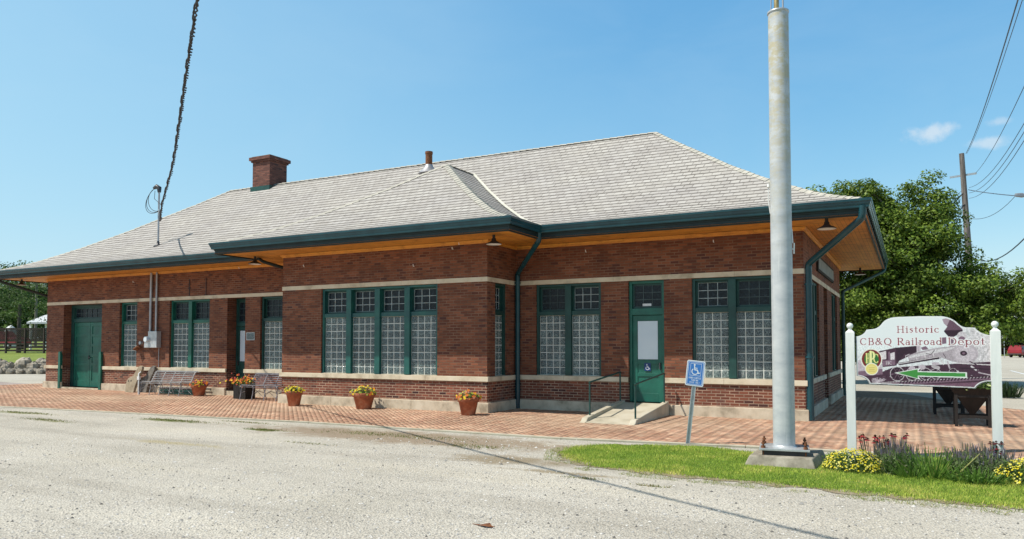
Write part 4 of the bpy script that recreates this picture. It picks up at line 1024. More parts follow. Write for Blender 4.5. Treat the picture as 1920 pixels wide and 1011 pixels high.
# ------------------------------------------------------------------ lawn
GP = [(-4.95, 10.75), (-4.9, 11.3), (-4.7, 11.75), (-4.2, 12.02), (-3.4, 12.22), (-2.8, 12.28), (-2.15, 12.05), (-2.05, 11.9), (-1.1, 12.3), (0, 12.6), (1.3, 12.8), (6, 13.2), (9, 12.6), (9, 8.0), (6, 8.35), (2.5, 8.82), (.97, 9.02), (-.4, 9.15), (-1.76, 9.32), (-2.9, 9.35), (-3.85, 9.5), (-4.5, 9.95)]
def ragged(pts, amp, step, seed):
    rr = random.Random(seed); out = []
    for i in range(len(pts)):
        a = Vector(pts[i]); b = Vector(pts[(i + 1) % len(pts)]); n = max(1, int((b - a).length / step))
        for k in range(n):
            p = a.lerp(b, k / n); out.append((p.x + rr.uniform(-amp, amp), p.y + rr.uniform(-amp, amp)))
    return out
sheet('verge_soil', ragged(GP, .11, .14, 3), .006, DIRT)
GI = [(x + (.07 if x < -4 else 0), y + (.10 if y < 10.2 else -.05)) for x, y in GP]
GT = [(x + (.12 if x < -4 else 0), y + (.26 if y < 10.2 else -.05)) for x, y in GP]
sheet('verge_turf', ragged(GT, .13, .13, 5), .011, TURF)
def inside(poly, x, y):
    c = np.zeros(len(x), bool); n = len(poly)
    for i in range(n):
        x0, y0 = poly[i]; x1, y1 = poly[(i + 1) % n]
        m = ((y0 > y) != (y1 > y)) & (x < (x1 - x0) * (y - y0) / (y1 - y0 + 1e-12) + x0); c ^= m
    return c
def vnoise(x, y, s, seed):
    r = np.random.default_rng(seed); g = r.random((64, 64)); X = x / s; Y = y / s
    i = np.floor(X).astype(int); j = np.floor(Y).astype(int); fx = X - i; fy = Y - j; fx = fx * fx * (3 - 2 * fx); fy = fy * fy * (3 - 2 * fy)
    G = lambda a, b: g[a % 64, b % 64]
    return (G(i, j) * (1 - fx) + G(i + 1, j) * fx) * (1 - fy) + (G(i, j + 1) * (1 - fx) + G(i + 1, j + 1) * fx) * fy
pavers()
def grass(name, poly, n, h, label, excl=None, base_z=.008, wid=.004, edge_poly=None):
    px = [p[0] for p in poly]; py = [p[1] for p in poly]
    x = RNG.uniform(min(px) - .1, max(px) + .1, n); y = RNG.uniform(min(py) - .1, max(py) + .1, n)
    jx = x + RNG.normal(0, .05, n); jy = y + RNG.normal(0, .05, n)
    k = inside(poly, jx, jy)
    bare = vnoise(x, y, .22, 21) * .5 + vnoise(x, y, .6, 22) * .5; edge = inside([(q[0] * .985 - .02, q[1] * .97 + .32) for q in poly], x, y); k &= (edge | (bare > .40)) & (bare > .14)
    if excl:
        for (a, b, c, d) in excl: k &= ~((x > a) & (x < b) & (y > c) & (y < d))
    x, y = x[k], y[k]; n = len(x)
    pn = vnoise(x, y, .45, 4) * .6 + vnoise(x, y, .15, 5) * .4
    hh = h * RNG.uniform(.5, 1.2, n) * (.6 + .7 * pn)
    a = RNG.uniform(0, 6.28, n); lean = RNG.normal(0, .5, n) * hh; la = RNG.uniform(0, 6.28, n)
    w_ = wid * RNG.uniform(.7, 1.5, n)
    b0 = np.stack([x - np.cos(a) * w_, y - np.sin(a) * w_, np.full(n, base_z)], 1); b1 = np.stack([x + np.cos(a) * w_, y + np.sin(a) * w_, np.full(n, base_z)], 1)
    tp = np.stack([x + np.cos(la) * lean, y + np.sin(la) * lean, base_z + hh], 1)
    V = np.stack([b0, b1, tp], 1).reshape(-1, 3)
    pal = np.array([(.12, .22, .03), (.19, .30, .045), (.27, .36, .07), (.36, .41, .11), (.46, .42, .19)])
    idx = np.clip((pn * 3.6 + RNG.normal(0, .7, n)).astype(int), 0, 4); cc = pal[idx] * RNG.uniform(1.0, 1.9, (n, 1)) * np.array([1.32, 1.12, 1.10])
    o = raw_mesh(name, V, np.arange(n * 3), np.arange(0, n * 3, 3), M['grassblade'], colors=cc)
    tag(o, label, 'grass', kind='stuff'); return o
GNEAR = [p for p in GI if p[0] <= 2.6] ; GNEAR = [p for p in ragged([(x if x < 2.6 else 2.6, y) for x, y in GI], 0, .5, 1)]
grass('lawn_grass', GI, 330000, .034, 'short mown green grass on the verge around the pole and sign', [(-2.1, -1.1, 10.65, 12.0)])
GO = [(x - (.15 if x < -4 else 0), y - (.30 if y < 10.4 else 0)) for x, y in GP]
def tufts():
    n = 60000; x = RNG.uniform(-5.3, 3.2, n); y = RNG.uniform(8.2, 11.6, n); bz = vnoise(x, y, .13, 41) * .5 + vnoise(x, y, .5, 42) * .5
    k = inside(GO, x, y) & ~inside(GI, x, y) & (bz > .50); x, y = x[k], y[k]; n = len(x); a = RNG.uniform(0, 6.28, n); h = RNG.uniform(.008, .032, n); w_ = .004
    V = np.stack([np.stack([x - np.cos(a) * w_, y - np.sin(a) * w_, np.full(n, .004)], 1), np.stack([x + np.cos(a) * w_, y + np.sin(a) * w_, np.full(n, .004)], 1), np.stack([x + RNG.normal(0, .02, n), y + RNG.normal(0, .02, n), h], 1)], 1).reshape(-1, 3)
    pal = np.array([(.22, .30, .06), (.34, .36, .12), (.48, .42, .22), (.18, .26, .05)])
    tag(raw_mesh('verge_tufts', V, np.arange(n * 3), np.arange(0, n * 3, 3), M['grassblade'], colors=pal[RNG.integers(0, 4, n)]), 'sparse dry grass creeping from the verge onto the gravel', 'grass', kind='stuff')
tufts()
# weeds on the gravel
WE = []
for (cx, cy, rx, ry, n) in ((-14.3, 11.15, 1.2, .16, 900), (-19.3, 10.7, 1.3, .14, 700), (-11.2, 10.75, .5, .12, 500), (-17, 9.9, .9, .12, 400), (-8.5, 11.2, 1.8, .3, 900), (-12.6, 11.6, .9, .08, 300), (-24, 10.4, 1.4, .1, 400), (-6.3, 10.6, .7, .25, 350), (-3.6, 8.7, .25, .06, 120), (-2.7, 8.6, .2, .05, 90), (-9, 9.6, .6, .08, 120)):
    x = RNG.normal(cx, rx * .5, n); y = RNG.normal(cy, ry * .5, n); WE.append(np.stack([x, y], 1))
WE = np.concatenate(WE); n = len(WE); a = RNG.uniform(0, 6.28, n); hh = RNG.uniform(.008, .035, n); ww = .006
tp = np.stack([WE[:, 0] + RNG.normal(0, .02, n), WE[:, 1] + RNG.normal(0, .02, n), hh], 1)
V = np.stack([np.stack([WE[:, 0] - np.cos(a) * ww, WE[:, 1] - np.sin(a) * ww, np.full(n, .001)], 1), np.stack([WE[:, 0] + np.cos(a) * ww, WE[:, 1] + np.sin(a) * ww, np.full(n, .001)], 1), tp], 1).reshape(-1, 3)
pal = np.array([(.16, .20, .04), (.24, .24, .07), (.34, .27, .13), (.12, .18, .03)])
tag(raw_mesh('gravel_weeds', V, np.arange(n * 3), np.arange(0, n * 3, 3), M['grassblade'], colors=pal[RNG.integers(0, 4, n)]), 'thin patches of weeds and dry grass growing through the gravel', 'weeds', kind='stuff')
m = MB(); m.add([(-3.55, 5.98, .004), (-3.43, 6.02, .03), (-3.36, 5.96, .006), (-3.44, 5.93, .02)], [(0, 3, 1), (3, 2, 1)]); m.tube([(-3.6, 6.0, .006), (-3.34, 5.95, .02)], .004, 4)
plain('dry_leaf', m, M['rust'], 'curled dry brown leaf lying on the gravel in the foreground', 'leaf')

# ------------------------------------------------------------------ flower bed plants
def mound(name, c, r, h, n, fl, label, cat='plant', leafpal='light', flow=((.80, .70, .06), (.85, .78, .22), (.75, .62, .03)), fs=.026, ls=.032, group=None):
    t = thing(name, (c[0], c[1], 0.01), label, cat, group)
    d = RNG.normal(0, 1, (n, 3)); d[:, 2] = np.abs(d[:, 2]); d /= np.linalg.norm(d, axis=1, keepdims=True)
    lump = 1 + .28 * np.sin(d[:, 0] * 6 + c[0] * 9) * np.cos(d[:, 1] * 5)
    rad = RNG.random(n) ** .35 * lump
    P = np.array([c[0], c[1], .01]) + d * rad[:, None] * np.array([r[0], r[1], h]); pal = np.array(PAL[leafpal])
    Q, cl = leaf_cloud(P, d + np.array([0, 0, .5]), ls * RNG.uniform(.6, 1.4, n), pal[RNG.integers(0, len(pal), n)] * RNG.uniform(.8, 1.3, (n, 1)), .4, .7)
    quads_obj('foliage', Q, cl, M['leaf'], t)
    d = RNG.normal(0, 1, (fl, 3)); d[:, 2] = np.abs(d[:, 2]) + .15; d /= np.linalg.norm(d, axis=1, keepdims=True)
    P = np.array([c[0], c[1], .02]) + d * RNG.uniform(.95, 1.08, (fl, 1)) * np.array([r[0], r[1], h])
    fc = np.array(flow)[RNG.integers(0, len(flow), fl)] * RNG.uniform(.85, 1.1, (fl, 1))
    Q, cl = leaf_cloud(P, d + np.array([0, -.6, .8]), fs * RNG.uniform(.7, 1.3, fl), fc, .95, .25)
    quads_obj('flowers', Q, cl, M['petal'], t); return t
def spikes(name, c, rad, n, h, label, stemc, tipc, tipfrac=.35, lean=.12, wid=.006, tipw=.012, leaves=0, cat='plant', hv=.3):
    t = thing(name, (c[0], c[1], 0.01), label, cat)
    an = RNG.uniform(0, 6.28, n); rr = RNG.random(n) ** .6; x = c[0] + np.cos(an) * rr * rad[0]; y = c[1] + np.sin(an) * rr * rad[1]
    H = h * RNG.uniform(1 - hv, 1.1, n) * (1 - .25 * rr); lx = np.cos(an) * rr * lean * h + RNG.normal(0, .03, n); ly = np.sin(an) * rr * lean * h + RNG.normal(0, .03, n)
    f = RNG.uniform(0, 3.14, n); 
    def ribbon(z0, z1, w0, w1):
        p0 = np.stack([x + lx * z0, y + ly * z0, .01 + H * z0], 1); p1 = np.stack([x + lx * z1, y + ly * z1, .01 + H * z1], 1)
        s = np.stack([np.cos(f), np.sin(f), np.zeros(n)], 1)
        return np.stack([p0 - s * w0, p0 + s * w0, p1 + s * w1, p1 - s * w1], 1).reshape(-1, 3)
    Q = ribbon(0, 1, wid, wid * .4); stemc = np.array(stemc)
    cl = stemc[RNG.integers(0, len(stemc), n)] * RNG.uniform(.8, 1.2, (n, 1))
    if leaves:
        k = leaves; z = RNG.random(k) * .75; ii = RNG.integers(0, n, k)
        P = np.stack([x[ii] + lx[ii] * z + RNG.normal(0, .02, k), y[ii] + ly[ii] * z + RNG.normal(0, .02, k), .01 + H[ii] * z], 1)
        Q2, c2 = leaf_cloud(P, np.tile([0, -.3, 1.], (k, 1)), .035 * RNG.uniform(.6, 1.5, k), stemc[RNG.integers(0, len(stemc), k)] * RNG.uniform(.7, 1.2, (k, 1)), .35, .8)
        Q = np.concatenate([Q, Q2]); cl = np.concatenate([cl, c2])
    quads_obj('foliage', Q, cl, M['leaf'], t)
    if tipc:
        tipc = np.array(tipc); Q = np.concatenate([ribbon(1 - tipfrac, 1.02, tipw, tipw * .5)]); f = f + 1.57
        Q = np.concatenate([Q, ribbon(1 - tipfrac, 1.0, tipw, tipw * .5)]); cl = tipc[RNG.integers(0, len(tipc), 2 * n)] * RNG.uniform(.8, 1.2, (2 * n, 1))
        quads_obj('flower_spikes', Q, cl, M['petal'], t)
    return t
mound('coreopsis', (-0.69, 10.86), (.37, .30), .26, 3200, 620, 'low yellow flowering mound beside the concrete footing of the pole')
mound('coreopsis', (1.30, 10.78), (.44, .32), .29, 3200, 620, 'low yellow flowering mound at the foot of the right sign post')
SG = [(.13, .21, .07), (.18, .28, .09), (.22, .30, .13), (.26, .30, .18)]
spikes('salvia', (-0.21, 10.93), (.27, .25), 170, .44, 'clump of faded purple salvia under the left part of the sign', SG, [(.24, .20, .25), (.30, .26, .36), (.16, .14, .12), (.26, .27, .17)], .22, .1, tipw=.007, leaves=3200)
spikes('salvia', (0.74, 11.03), (.38, .26), 220, .43, 'wider clump of faded purple salvia under the right part of the sign', SG, [(.26, .23, .28), (.33, .29, .40), (.18, .16, .13), (.28, .29, .18)], .22, .12, tipw=.007, leaves=4200)
spikes('daylily', (0.21, 10.84), (.24, .20), 120, .42, 'arching green daylily leaves between the two salvia clumps', [(.16, .30, .05), (.22, .38, .07), (.11, .22, .04), (.40, .40, .14)], None, lean=.75, wid=.013, hv=.5)
spikes('daylily', (-0.02, 10.65), (.15, .12), 60, .28, 'small tuft of short green daylily leaves in front of the left salvia', [(.10, .20, .03), (.15, .27, .05)], None, lean=.8, wid=.010, hv=.5)
spikes('daylily', (0.65, 10.55), (.28, .14), 120, .20, 'low leafy green tuft in front of the wide salvia clump', [(.10, .20, .03), (.15, .27, .05)], None, lean=.8, wid=.012, hv=.5, leaves=500)
def coneflower(c, n, rad, h, label, colr):
    t = thing('coneflower', (c[0], c[1], .01), label, 'plant'); m = MB(); P = []; Q = []
    for k in range(n):
        a = random.uniform(0, 6.28); r = random.random() ** .5; x, y, z = c[0] + math.cos(a) * r * rad, c[1] + math.sin(a) * r * rad, h * random.uniform(.85, 1.05)
        m.tube([(c[0] + (x - c[0]) * .6, c[1] + (y - c[1]) * .6, .01), (x, y, z)], .004, 4, False)
        for j in range(9):
            an = j * .698 + random.random() * .3; d = Vector((math.cos(an), math.sin(an), -.45)) * .038; s = Vector((-math.sin(an), math.cos(an), 0)) * .010; b = Vector((x, y, z))
            P += [b - s * .5, b + s * .5, b + d + s, b + d - s]; Q.append([q * random.uniform(.8, 1.2) for q in colr])
        for j in range(5):
            an = j * 1.25; b = Vector((x, y, z + .012)); P += [b, b + Vector((math.cos(an), math.sin(an), -.3)) * .02, b + Vector((0, 0, .015)), b + Vector((math.cos(an + 1.2), math.sin(an + 1.2), -.3)) * .02]; Q.append([.06, .02, .01])
    m.build('stems', M['green_dark'], t); quads_obj('flower_heads', np.array([tuple(p) for p in P]), np.array(Q), M['petal'], t)
coneflower((-0.44, 11.22), 20, .2, .43, 'cluster of red coneflowers behind the left salvia', (.42, .05, .06))
coneflower((-0.15, 11.27), 8, .2, .46, 'cluster of dark red coneflowers behind the salvia top', (.30, .03, .05))
coneflower((0.94, 11.41), 4, .12, .42, 'few dark seed heads of coneflower left of the right sign post', (.12, .03, .03))
coneflower((0.92, 11.08), 5, .06, .38, 'dark red drooping coneflowers at the foot of the right sign post', (.22, .03, .03))

# potted flowers
def pot(loc, r, h, label, flow, extra=0, lp='light'):
    t = thing('flower_pot', loc, label, 'flower pot', 'terracotta flower pots along the depot wall'); x, y, z = loc
    m = MB(); m.lathe((x, y, z), [(.001, 0), (r * .62, 0), (r * .66, .01), (r * .92, h * .74), (r * 1.0, h * .75), (r * 1.04, h * .98), (r * 1.02, h), (r * .93, h), (r * .9, h * .86), (.001, h * .85)], 26); m.build('pot', M['terra'], t)
    n = 420; d = RNG.normal(0, 1, (n, 3)); d[:, 2] = np.abs(d[:, 2]); d /= np.linalg.norm(d, axis=1, keepdims=True)
    P = np.array([x, y, z + h * .9]) + d * RNG.random((n, 1)) ** .4 * np.array([r * 1.1, r * 1.1, r * .62]); pal = np.array(PAL[lp])
    Q, cl = leaf_cloud(P, d + np.array([0, 0, .6]), .05 * RNG.uniform(.6, 1.4, n), pal[RNG.integers(0, 4, n)], .6, .6); quads_obj('foliage', Q, cl, M['leaf'], t)
    n = 75 + extra; d = RNG.normal(0, 1, (n, 3)); d[:, 2] = np.abs(d[:, 2]); d /= np.linalg.norm(d, axis=1, keepdims=True)
    P = np.array([x, y, z + h * .93]) + d * RNG.uniform(.8, 1.15, (n, 1)) * np.array([r * 1.15, r * 1.15, r * .68])
    fc = np.array(flow)[RNG.integers(0, len(flow), n)]
    Q, cl = leaf_cloud(P, d + np.array([.2, -.9, .5]), .058 * RNG.uniform(.7, 1.4, n), fc, .95, .25); quads_obj('flowers', Q, cl, M['petal'], t)
YL, OR, RD, LG, PU = (.80, .62, .03), (.72, .20, .03), (.45, .06, .04), (.35, .42, .06), (.10, .04, .10)
pot((-20.66, 16.95, .004), .25, .36, 'terracotta pot of yellow and orange pansies between the long bench and the recessed door', (YL, OR, RD, YL, PU), 40)
pot((-14.89, 15.33, .004), .225, .42, 'terracotta pot of bright yellow flowers in front of the left end of the bay', (YL, YL, LG, YL))
pot((-12.60, 15.48, .004), .29, .42, 'wide terracotta pot of yellow flowers in the middle of the bay', (YL, LG, OR, YL, LG))
pot((-9.30, 15.28, .004), .25, .42, 'terracotta pot of orange and pink flowers at the right corner of the bay', (OR, (.6, .25, .15), LG, OR, YL), 20)
t = thing('barrel_planter', (-18.35, 16.75, 0), 'dark square wooden planter of orange flowers beside the short bench', 'planter')
m = MB(); x, y = -18.35, 16.75
for k in range(7):
    m.box(x - .26 + k * .075, x - .26 + k * .075 + .069, y - .2, y - .17, .004, .46); m.box(x - .26 + k * .075, x - .26 + k * .075 + .069, y + .17, y + .2, .004, .46)
for k in range(5):
    m.box(x + .235, x + .262, y - .168 + k * .068, y - .168 + k * .068 + .062, .004, .46); m.box(x - .262, x - .262 + .02, y - .168 + k * .068, y - .168 + k * .068 + .062, .004, .46)
m.box(x - .23, x + .23, y - .168, y + .168, .02, .42); m.build('box', M['wood_dark'], t)
n = 500; d = RNG.normal(0, 1, (n, 3)); d[:, 2] = np.abs(d[:, 2]); d /= np.linalg.norm(d, axis=1, keepdims=True)
P = np.array([x, y, .43]) + d * RNG.random((n, 1)) ** .4 * np.array([.38, .28, .26]); pal = np.array(PAL['light'])
Q, cl = leaf_cloud(P, d, .055 * RNG.uniform(.6, 1.4, n), pal[RNG.integers(0, 4, n)], .6, .6); quads_obj('foliage', Q, cl, M['leaf'], t)
n = 110; P = np.array([x, y, .45]) + RNG.normal(0, 1, (n, 3)) * np.array([.22, .15, .10]) + np.array([0, -.08, .12]); fc = np.array((YL, OR, OR, RD))[RNG.integers(0, 4, n)]
Q, cl = leaf_cloud(P, np.tile([.2, -1, .5], (n, 1)).astype(float), .06 * RNG.uniform(.7, 1.4, n), fc, .95, .25); quads_obj('flowers', Q, cl, M['petal'], t)

# ------------------------------------------------------------------ benches
def bench(x0, x1, y, mat, label, nfr):
    t = thing('park_bench', ((x0 + x1) / 2, y, 0), label, 'bench'); mt = M[mat]
    prof = [(-.36, .40), (-.33, .445), (-.26, .455), (-.18, .445), (-.10, .43), (-.02, .42), (.05, .43), (.10, .47), (.13, .53), (.16, .59), (.19, .65), (.22, .71), (.26, .765), (.32, .79), (.38, .77)]
    m = MB()
    for (dy, z) in prof[:7]: m.box(x0, x1, y + dy - .014, y + dy + .014, z - .006, z + .006)
    m.build('seat', mt, t)
    m = MB()
    for (dy, z) in prof[7:]: m.box(x0, x1, y + dy - .008, y + dy + .008, z - .012, z + .012)
    m.build('backrest', mt, t)
    for k in range(nfr):
        x = x0 + .05 + (x1 - x0 - .1) * k / (nfr - 1); m = MB()
        m.tube([(x, y + dy, z - .016) for dy, z in prof], .014, 6)
        m.tube([(x, y - .30, .44), (x, y - .33, .2), (x, y - .38, .004)], .014, 6); m.tube([(x, y + .08, .44), (x, y + .14, .2), (x, y + .22, .004)], .014, 6)
        m.tube([(x, y - .33, .2), (x, y - .1, .27), (x, y + .13, .2)], .010, 6); m.build('leg_frame', mt, t)
    m = MB()
    for k in range(nfr - 1):
        a = x0 + .05 + (x1 - x0 - .1) * k / (nfr - 1); b = x0 + .05 + (x1 - x0 - .1) * (k + 1) / (nfr - 1)
        m.tube([(a, y + .1, .06), (b, y + .08, .40)], .007, 5); m.tube([(b, y + .1, .06), (a, y + .08, .40)], .007, 5)
    m.build('brace', mt, t)
    return t
bench(-23.0, -20.95, 16.82, 'bench', 'long silver slatted metal bench under the electric meter', 5)
bench(-18.15, -16.55, 16.72, 'bench_b', 'short dark slatted metal bench beside the left side of the bay', 4)
m = MB(); m.tube([(-22.98, 16.43, .004), (-22.98, 16.43, .72), (-22.98, 16.50, .76)], .022, 8); m.box(-23.03, -22.93, 16.40, 16.46, .50, .62)
plain('white_standpipe', m, M['white'], 'thin white upright pipe at the left end of the long bench', 'pipe')
t = thing('trough_planter', (-21.9, 17.25, 0), 'long dark green trough lying under the long bench', 'trough')
m = MB(); m.box(-22.85, -21.05, 17.1, 17.4, .004, .2); m.build('trough', M['green_dark'], t, bevel=.02)
m = MB(); m.box(-22.87, -21.03, 17.08, 17.42, .2, .225); m.build('rim', M['conduit'], t, bevel=.006)
# two stepped cut-out boards leaning by the wall
shape = [(0, 0), (-.02, .30), (.03, .46), (.12, .53), (.22, .55), (.32, .60), (.42, .78), (.50, .90), (.60, .94), (.70, .91), (.72, .83), (.66, .66), (.58, .50), (.52, .32), (.47, .12), (.46, 0)]
for i, (ox, oy, mt, lb) in enumerate(((-24.55, 17.02, 'tan', 'tan stepped bench-end board leaning at the wall, front one of two'), (-24.15, 17.22, 'grey_board', 'grey stepped bench-end board leaning behind the tan one'))):
    m = MB(); m.prism(shape, lambda u, v, d, ox=ox, oy=oy: (ox + u, oy + d + v * .16, v + .004), 0, .09); o = plain('bench_end_board', m, M[mt], lb, 'board', .008)
    m = MB()
    for (u, v) in ((.10, .40), (.24, .41)): m.tube([(ox + u, oy + v * .16 - .005, v), (ox + u, oy + v * .16 + .02, v)], .028, 10)
    m.build('bolt_hole', M['black'], o) if False else None
    if i == 0:
        t_ = o; off = WORLD[o]; mm = MB(); mm.v = m.v; mm.f = m.f; mm.build('bolt_hole', M['black'], o)

# ------------------------------------------------------------------ big pole and footing
PX, PY = -1.60, 11.2
t = thing('concrete_footing', (PX, 11.3, 0), 'low tapered concrete footing under the tall steel pole', 'footing')
m = MB(); a = [(-2.07, 10.68), (-1.13, 10.72), (-1.10, 11.92), (-2.08, 11.86)]; b = [(-2.00, 10.76), (-1.19, 10.79), (-1.16, 11.86), (-2.02, 11.80)]
m.add([(*p, -.03) for p in a] + [(*p, .135) for p in b], [(4, 5, 6, 7), (0, 1, 5, 4), (1, 2, 6, 5), (2, 3, 7, 6), (3, 0, 4, 7)]); m.build('slab', M['concrete_old'], t, bevel=.015)
t = thing('steel_pole', (PX, PY, .135), 'tall thick galvanized steel pole with bolted base plate in front of the depot', 'pole')
m = MB(); m.tube([(PX, PY, .22), (PX, PY, 2.2), (PX, PY, 4.4), (PX + .002, PY, 6.44)], [.148, .146, .143, .140], 40); m.build('shaft', M['galv'], t)
m = MB(); m.lathe((PX, PY, 6.44), [(.140, 0), (.150, .004), (.150, .03), (.13, .035), (.001, .036)], 32); m.build('top_flange', M['galv_plain'], t)
m = MB(); m.tube([(PX - .02, PY, 6.46), (PX - .02, PY, 8.6)], .035, 12); m.build('upper_tube', mottled('brass_tube', (.35, .24, .10), (.55, .42, .2), 12, .4, 0, metal=.6), t)
m = MB(); m.tube([(PX + .07, PY, 6.46), (PX + .05, PY, 8.6)], .012, 8); m.tube([(PX - .10, PY, 6.46), (PX - .03, PY, 8.6)], .008, 6); m.build('upper_cable', M['conduit'], t)
m = MB(); m.obox((PX, PY, .215), (.66, .62, .03), Matrix.Rotation(R(8), 3, 'Z')); m.build('base_plate', M['galv_plain'], t, bevel=.004)
m = MB(); m.obox((PX, PY, .167), (.58, .54, .064), Matrix.Rotation(R(8), 3, 'Z')); m.build('grout_void', M['black'], t)
m = MB(); m.lathe((PX, PY, .23), [(.175, 0), (.165, .008), (.15, .022), (.147, .03)], 32); m.build('weld_collar', M['galv_plain'], t)
for (sx, sy) in ((-1, -1), (1, -1), (1, 1), (-1, 1)):
    v = Matrix.Rotation(R(8), 3, 'Z') @ Vector((sx * .275, sy * .26, 0)); x, y = PX + v.x, PY + v.y
    m = MB(); m.tube([(x, y, .1), (x, y, .335)], .014, 8); m.tube([(x, y, .231), (x, y, .262)], .032, 6); m.tube([(x, y, .285), (x, y, .305)], .026, 6); m.build('anchor_bolt', M['rust'], t)
m = MB(); m.tube([(PX + .14, PY, 3.02), (PX + .175, PY - .02, 3.02)], .012, 6); m.tube([(PX + .17, PY - .02, 2.95), (PX + .175, PY - .02, 3.10)], .010, 6); m.tube([(PX + .145, PY, 3.3), (PX + .16, PY - .03, 3.1)], .007, 5); m.build('rope_cleat', M['porcelain'], t)
m = MB(); m.tube([(PX - .165, PY, 3.98), (PX - .165, PY - .01, 3.93)], .022, 8); m.tube([(PX - .165, PY, 3.95), (PX - .17, PY, 3.75), (PX - .145, PY, 3.55)], .007, 5); m.build('snap_hook', M['porcelain'], t)

# ------------------------------------------------------------------ text strokes, painted panels (per-face colours)
T_, t_ = .17, .062
def arc(cx, cy, rx, ry, a0, a1, wt=T_, wn=t_, n=14):
    out = []
    for i in range(n):
        A0 = R(a0 + (a1 - a0) * i / n); A1 = R(a0 + (a1 - a0) * (i + 1) / n); Am = (A0 + A1) / 2
        w = wn + (wt - wn) * abs(math.cos(Am)) ** 1.3
        out.append((cx + rx * math.cos(A0), cy + ry * math.sin(A0), cx + rx * math.cos(A1), cy + ry * math.sin(A1), w))
    return out
def stem(x, y0, y1, b=True, tp=True):
    o = [(x, y0, x, y1, T_)]
    if b: o.append((x - .15, y0, x + .15, y0, t_))
    if tp: o.append((x - .15, y1, x + .06, y1, t_))
    return o
G = {
 'H': (stem(.2, 0, 1) + [(.05, 1, .35, 1, t_)] + stem(.75, 0, 1) + [(.6, 1, .9, 1, t_), (.2, .5, .75, .5, t_)], .98),
 'i': (stem(.17, 0, .64) + [(.17, .88, .17, .89, .19)], .36),
 's': ([(.42, .52, .42, .62, t_), (.40, .58, .25, .66, t_), (.25, .66, .12, .52, .1), (.12, .52, .38, .26, T_), (.38, .2, .25, 0, .1), (.25, 0, .08, .08, t_), (.08, .04, .08, .16, t_)], .50),
 't': ([(.2, .08, .2, .86, T_), (.04, .63, .38, .63, t_), (.2, .03, .32, .0, t_), (.32, .0, .4, .1, t_)], .44),
 'o': (arc(.32, .33, .23, .32, 0, 360), .66),
 'r': (stem(.17, 0, .64) + [(.2, .46, .32, .62, t_), (.32, .62, .44, .56, .12)], .50),
 'c': (arc(.34, .33, .24, .32, 55, 310) + [(.46, .52, .47, .53, .14)], .56),
 'C': (arc(.48, .5, .38, .49, 48, 315) + [(.78, .70, .78, .95, t_)], .90),
 'B': (stem(.2, 0, 1) + arc(.38, .75, .26, .25, -90, 90) + arc(.40, .26, .31, .27, -90, 90) + [(.2, 1, .4, 1, t_), (.2, .5, .4, .5, t_), (.2, 0, .4, 0, t_)], .80),
 '&': (arc(.42, .79, .17, .2, -40, 220) + [(.3, .68, .82, .02, .15), (.54, .63, .30, .48, t_)] + arc(.32, .26, .22, .26, 80, 330) + [(.5, .1, .74, .46, t_), (.64, .48, .86, .48, t_)], .96),
 'Q': (arc(.5, .5, .39, .49, 0, 360) + [(.46, .06, .92, -.22, .1)], 1.0),
 'R': (stem(.2, 0, 1) + arc(.40, .74, .27, .26, -90, 90) + [(.2, 1, .4, 1, t_), (.2, .48, .42, .48, t_), (.42, .46, .80, 0, .16), (.74, 0, .92, 0, t_)], .92),
 'a': (arc(.27, .19, .18, .19, 60, 330, .14) + [(.44, .04, .44, .48, T_)] + arc(.28, .47, .16, .18, 0, 160, .12) + [(.44, .03, .56, .03, t_)], .62),
 'l': (stem(.17, 0, 1), .36),
 'd': (arc(.30, .32, .22, .31, 20, 340) + [(.53, .0, .53, 1, T_), (.38, 1, .53, 1, t_), (.53, 0, .68, 0, t_)], .74),
 'D': (stem(.2, 0, 1) + arc(.40, .5, .42, .5, -90, 90) + [(.2, 1, .42, 1, t_), (.2, 0, .42, 0, t_)], .94),
 'e': (arc(.31, .33, .23, .32, 0, 310) + [(.1, .36, .53, .36, t_)], .60),
 'p': (stem(.17, -.3, .64) + arc(.40, .33, .22, .31, -160, 160), .72),
 'P': (stem(.2, 0, 1) + arc(.38, .72, .26, .28, -90, 90) + [(.2, 1, .4, 1, t_), (.2, .44, .4, .44, t_)], .76),
 ' ': ([], .45)}
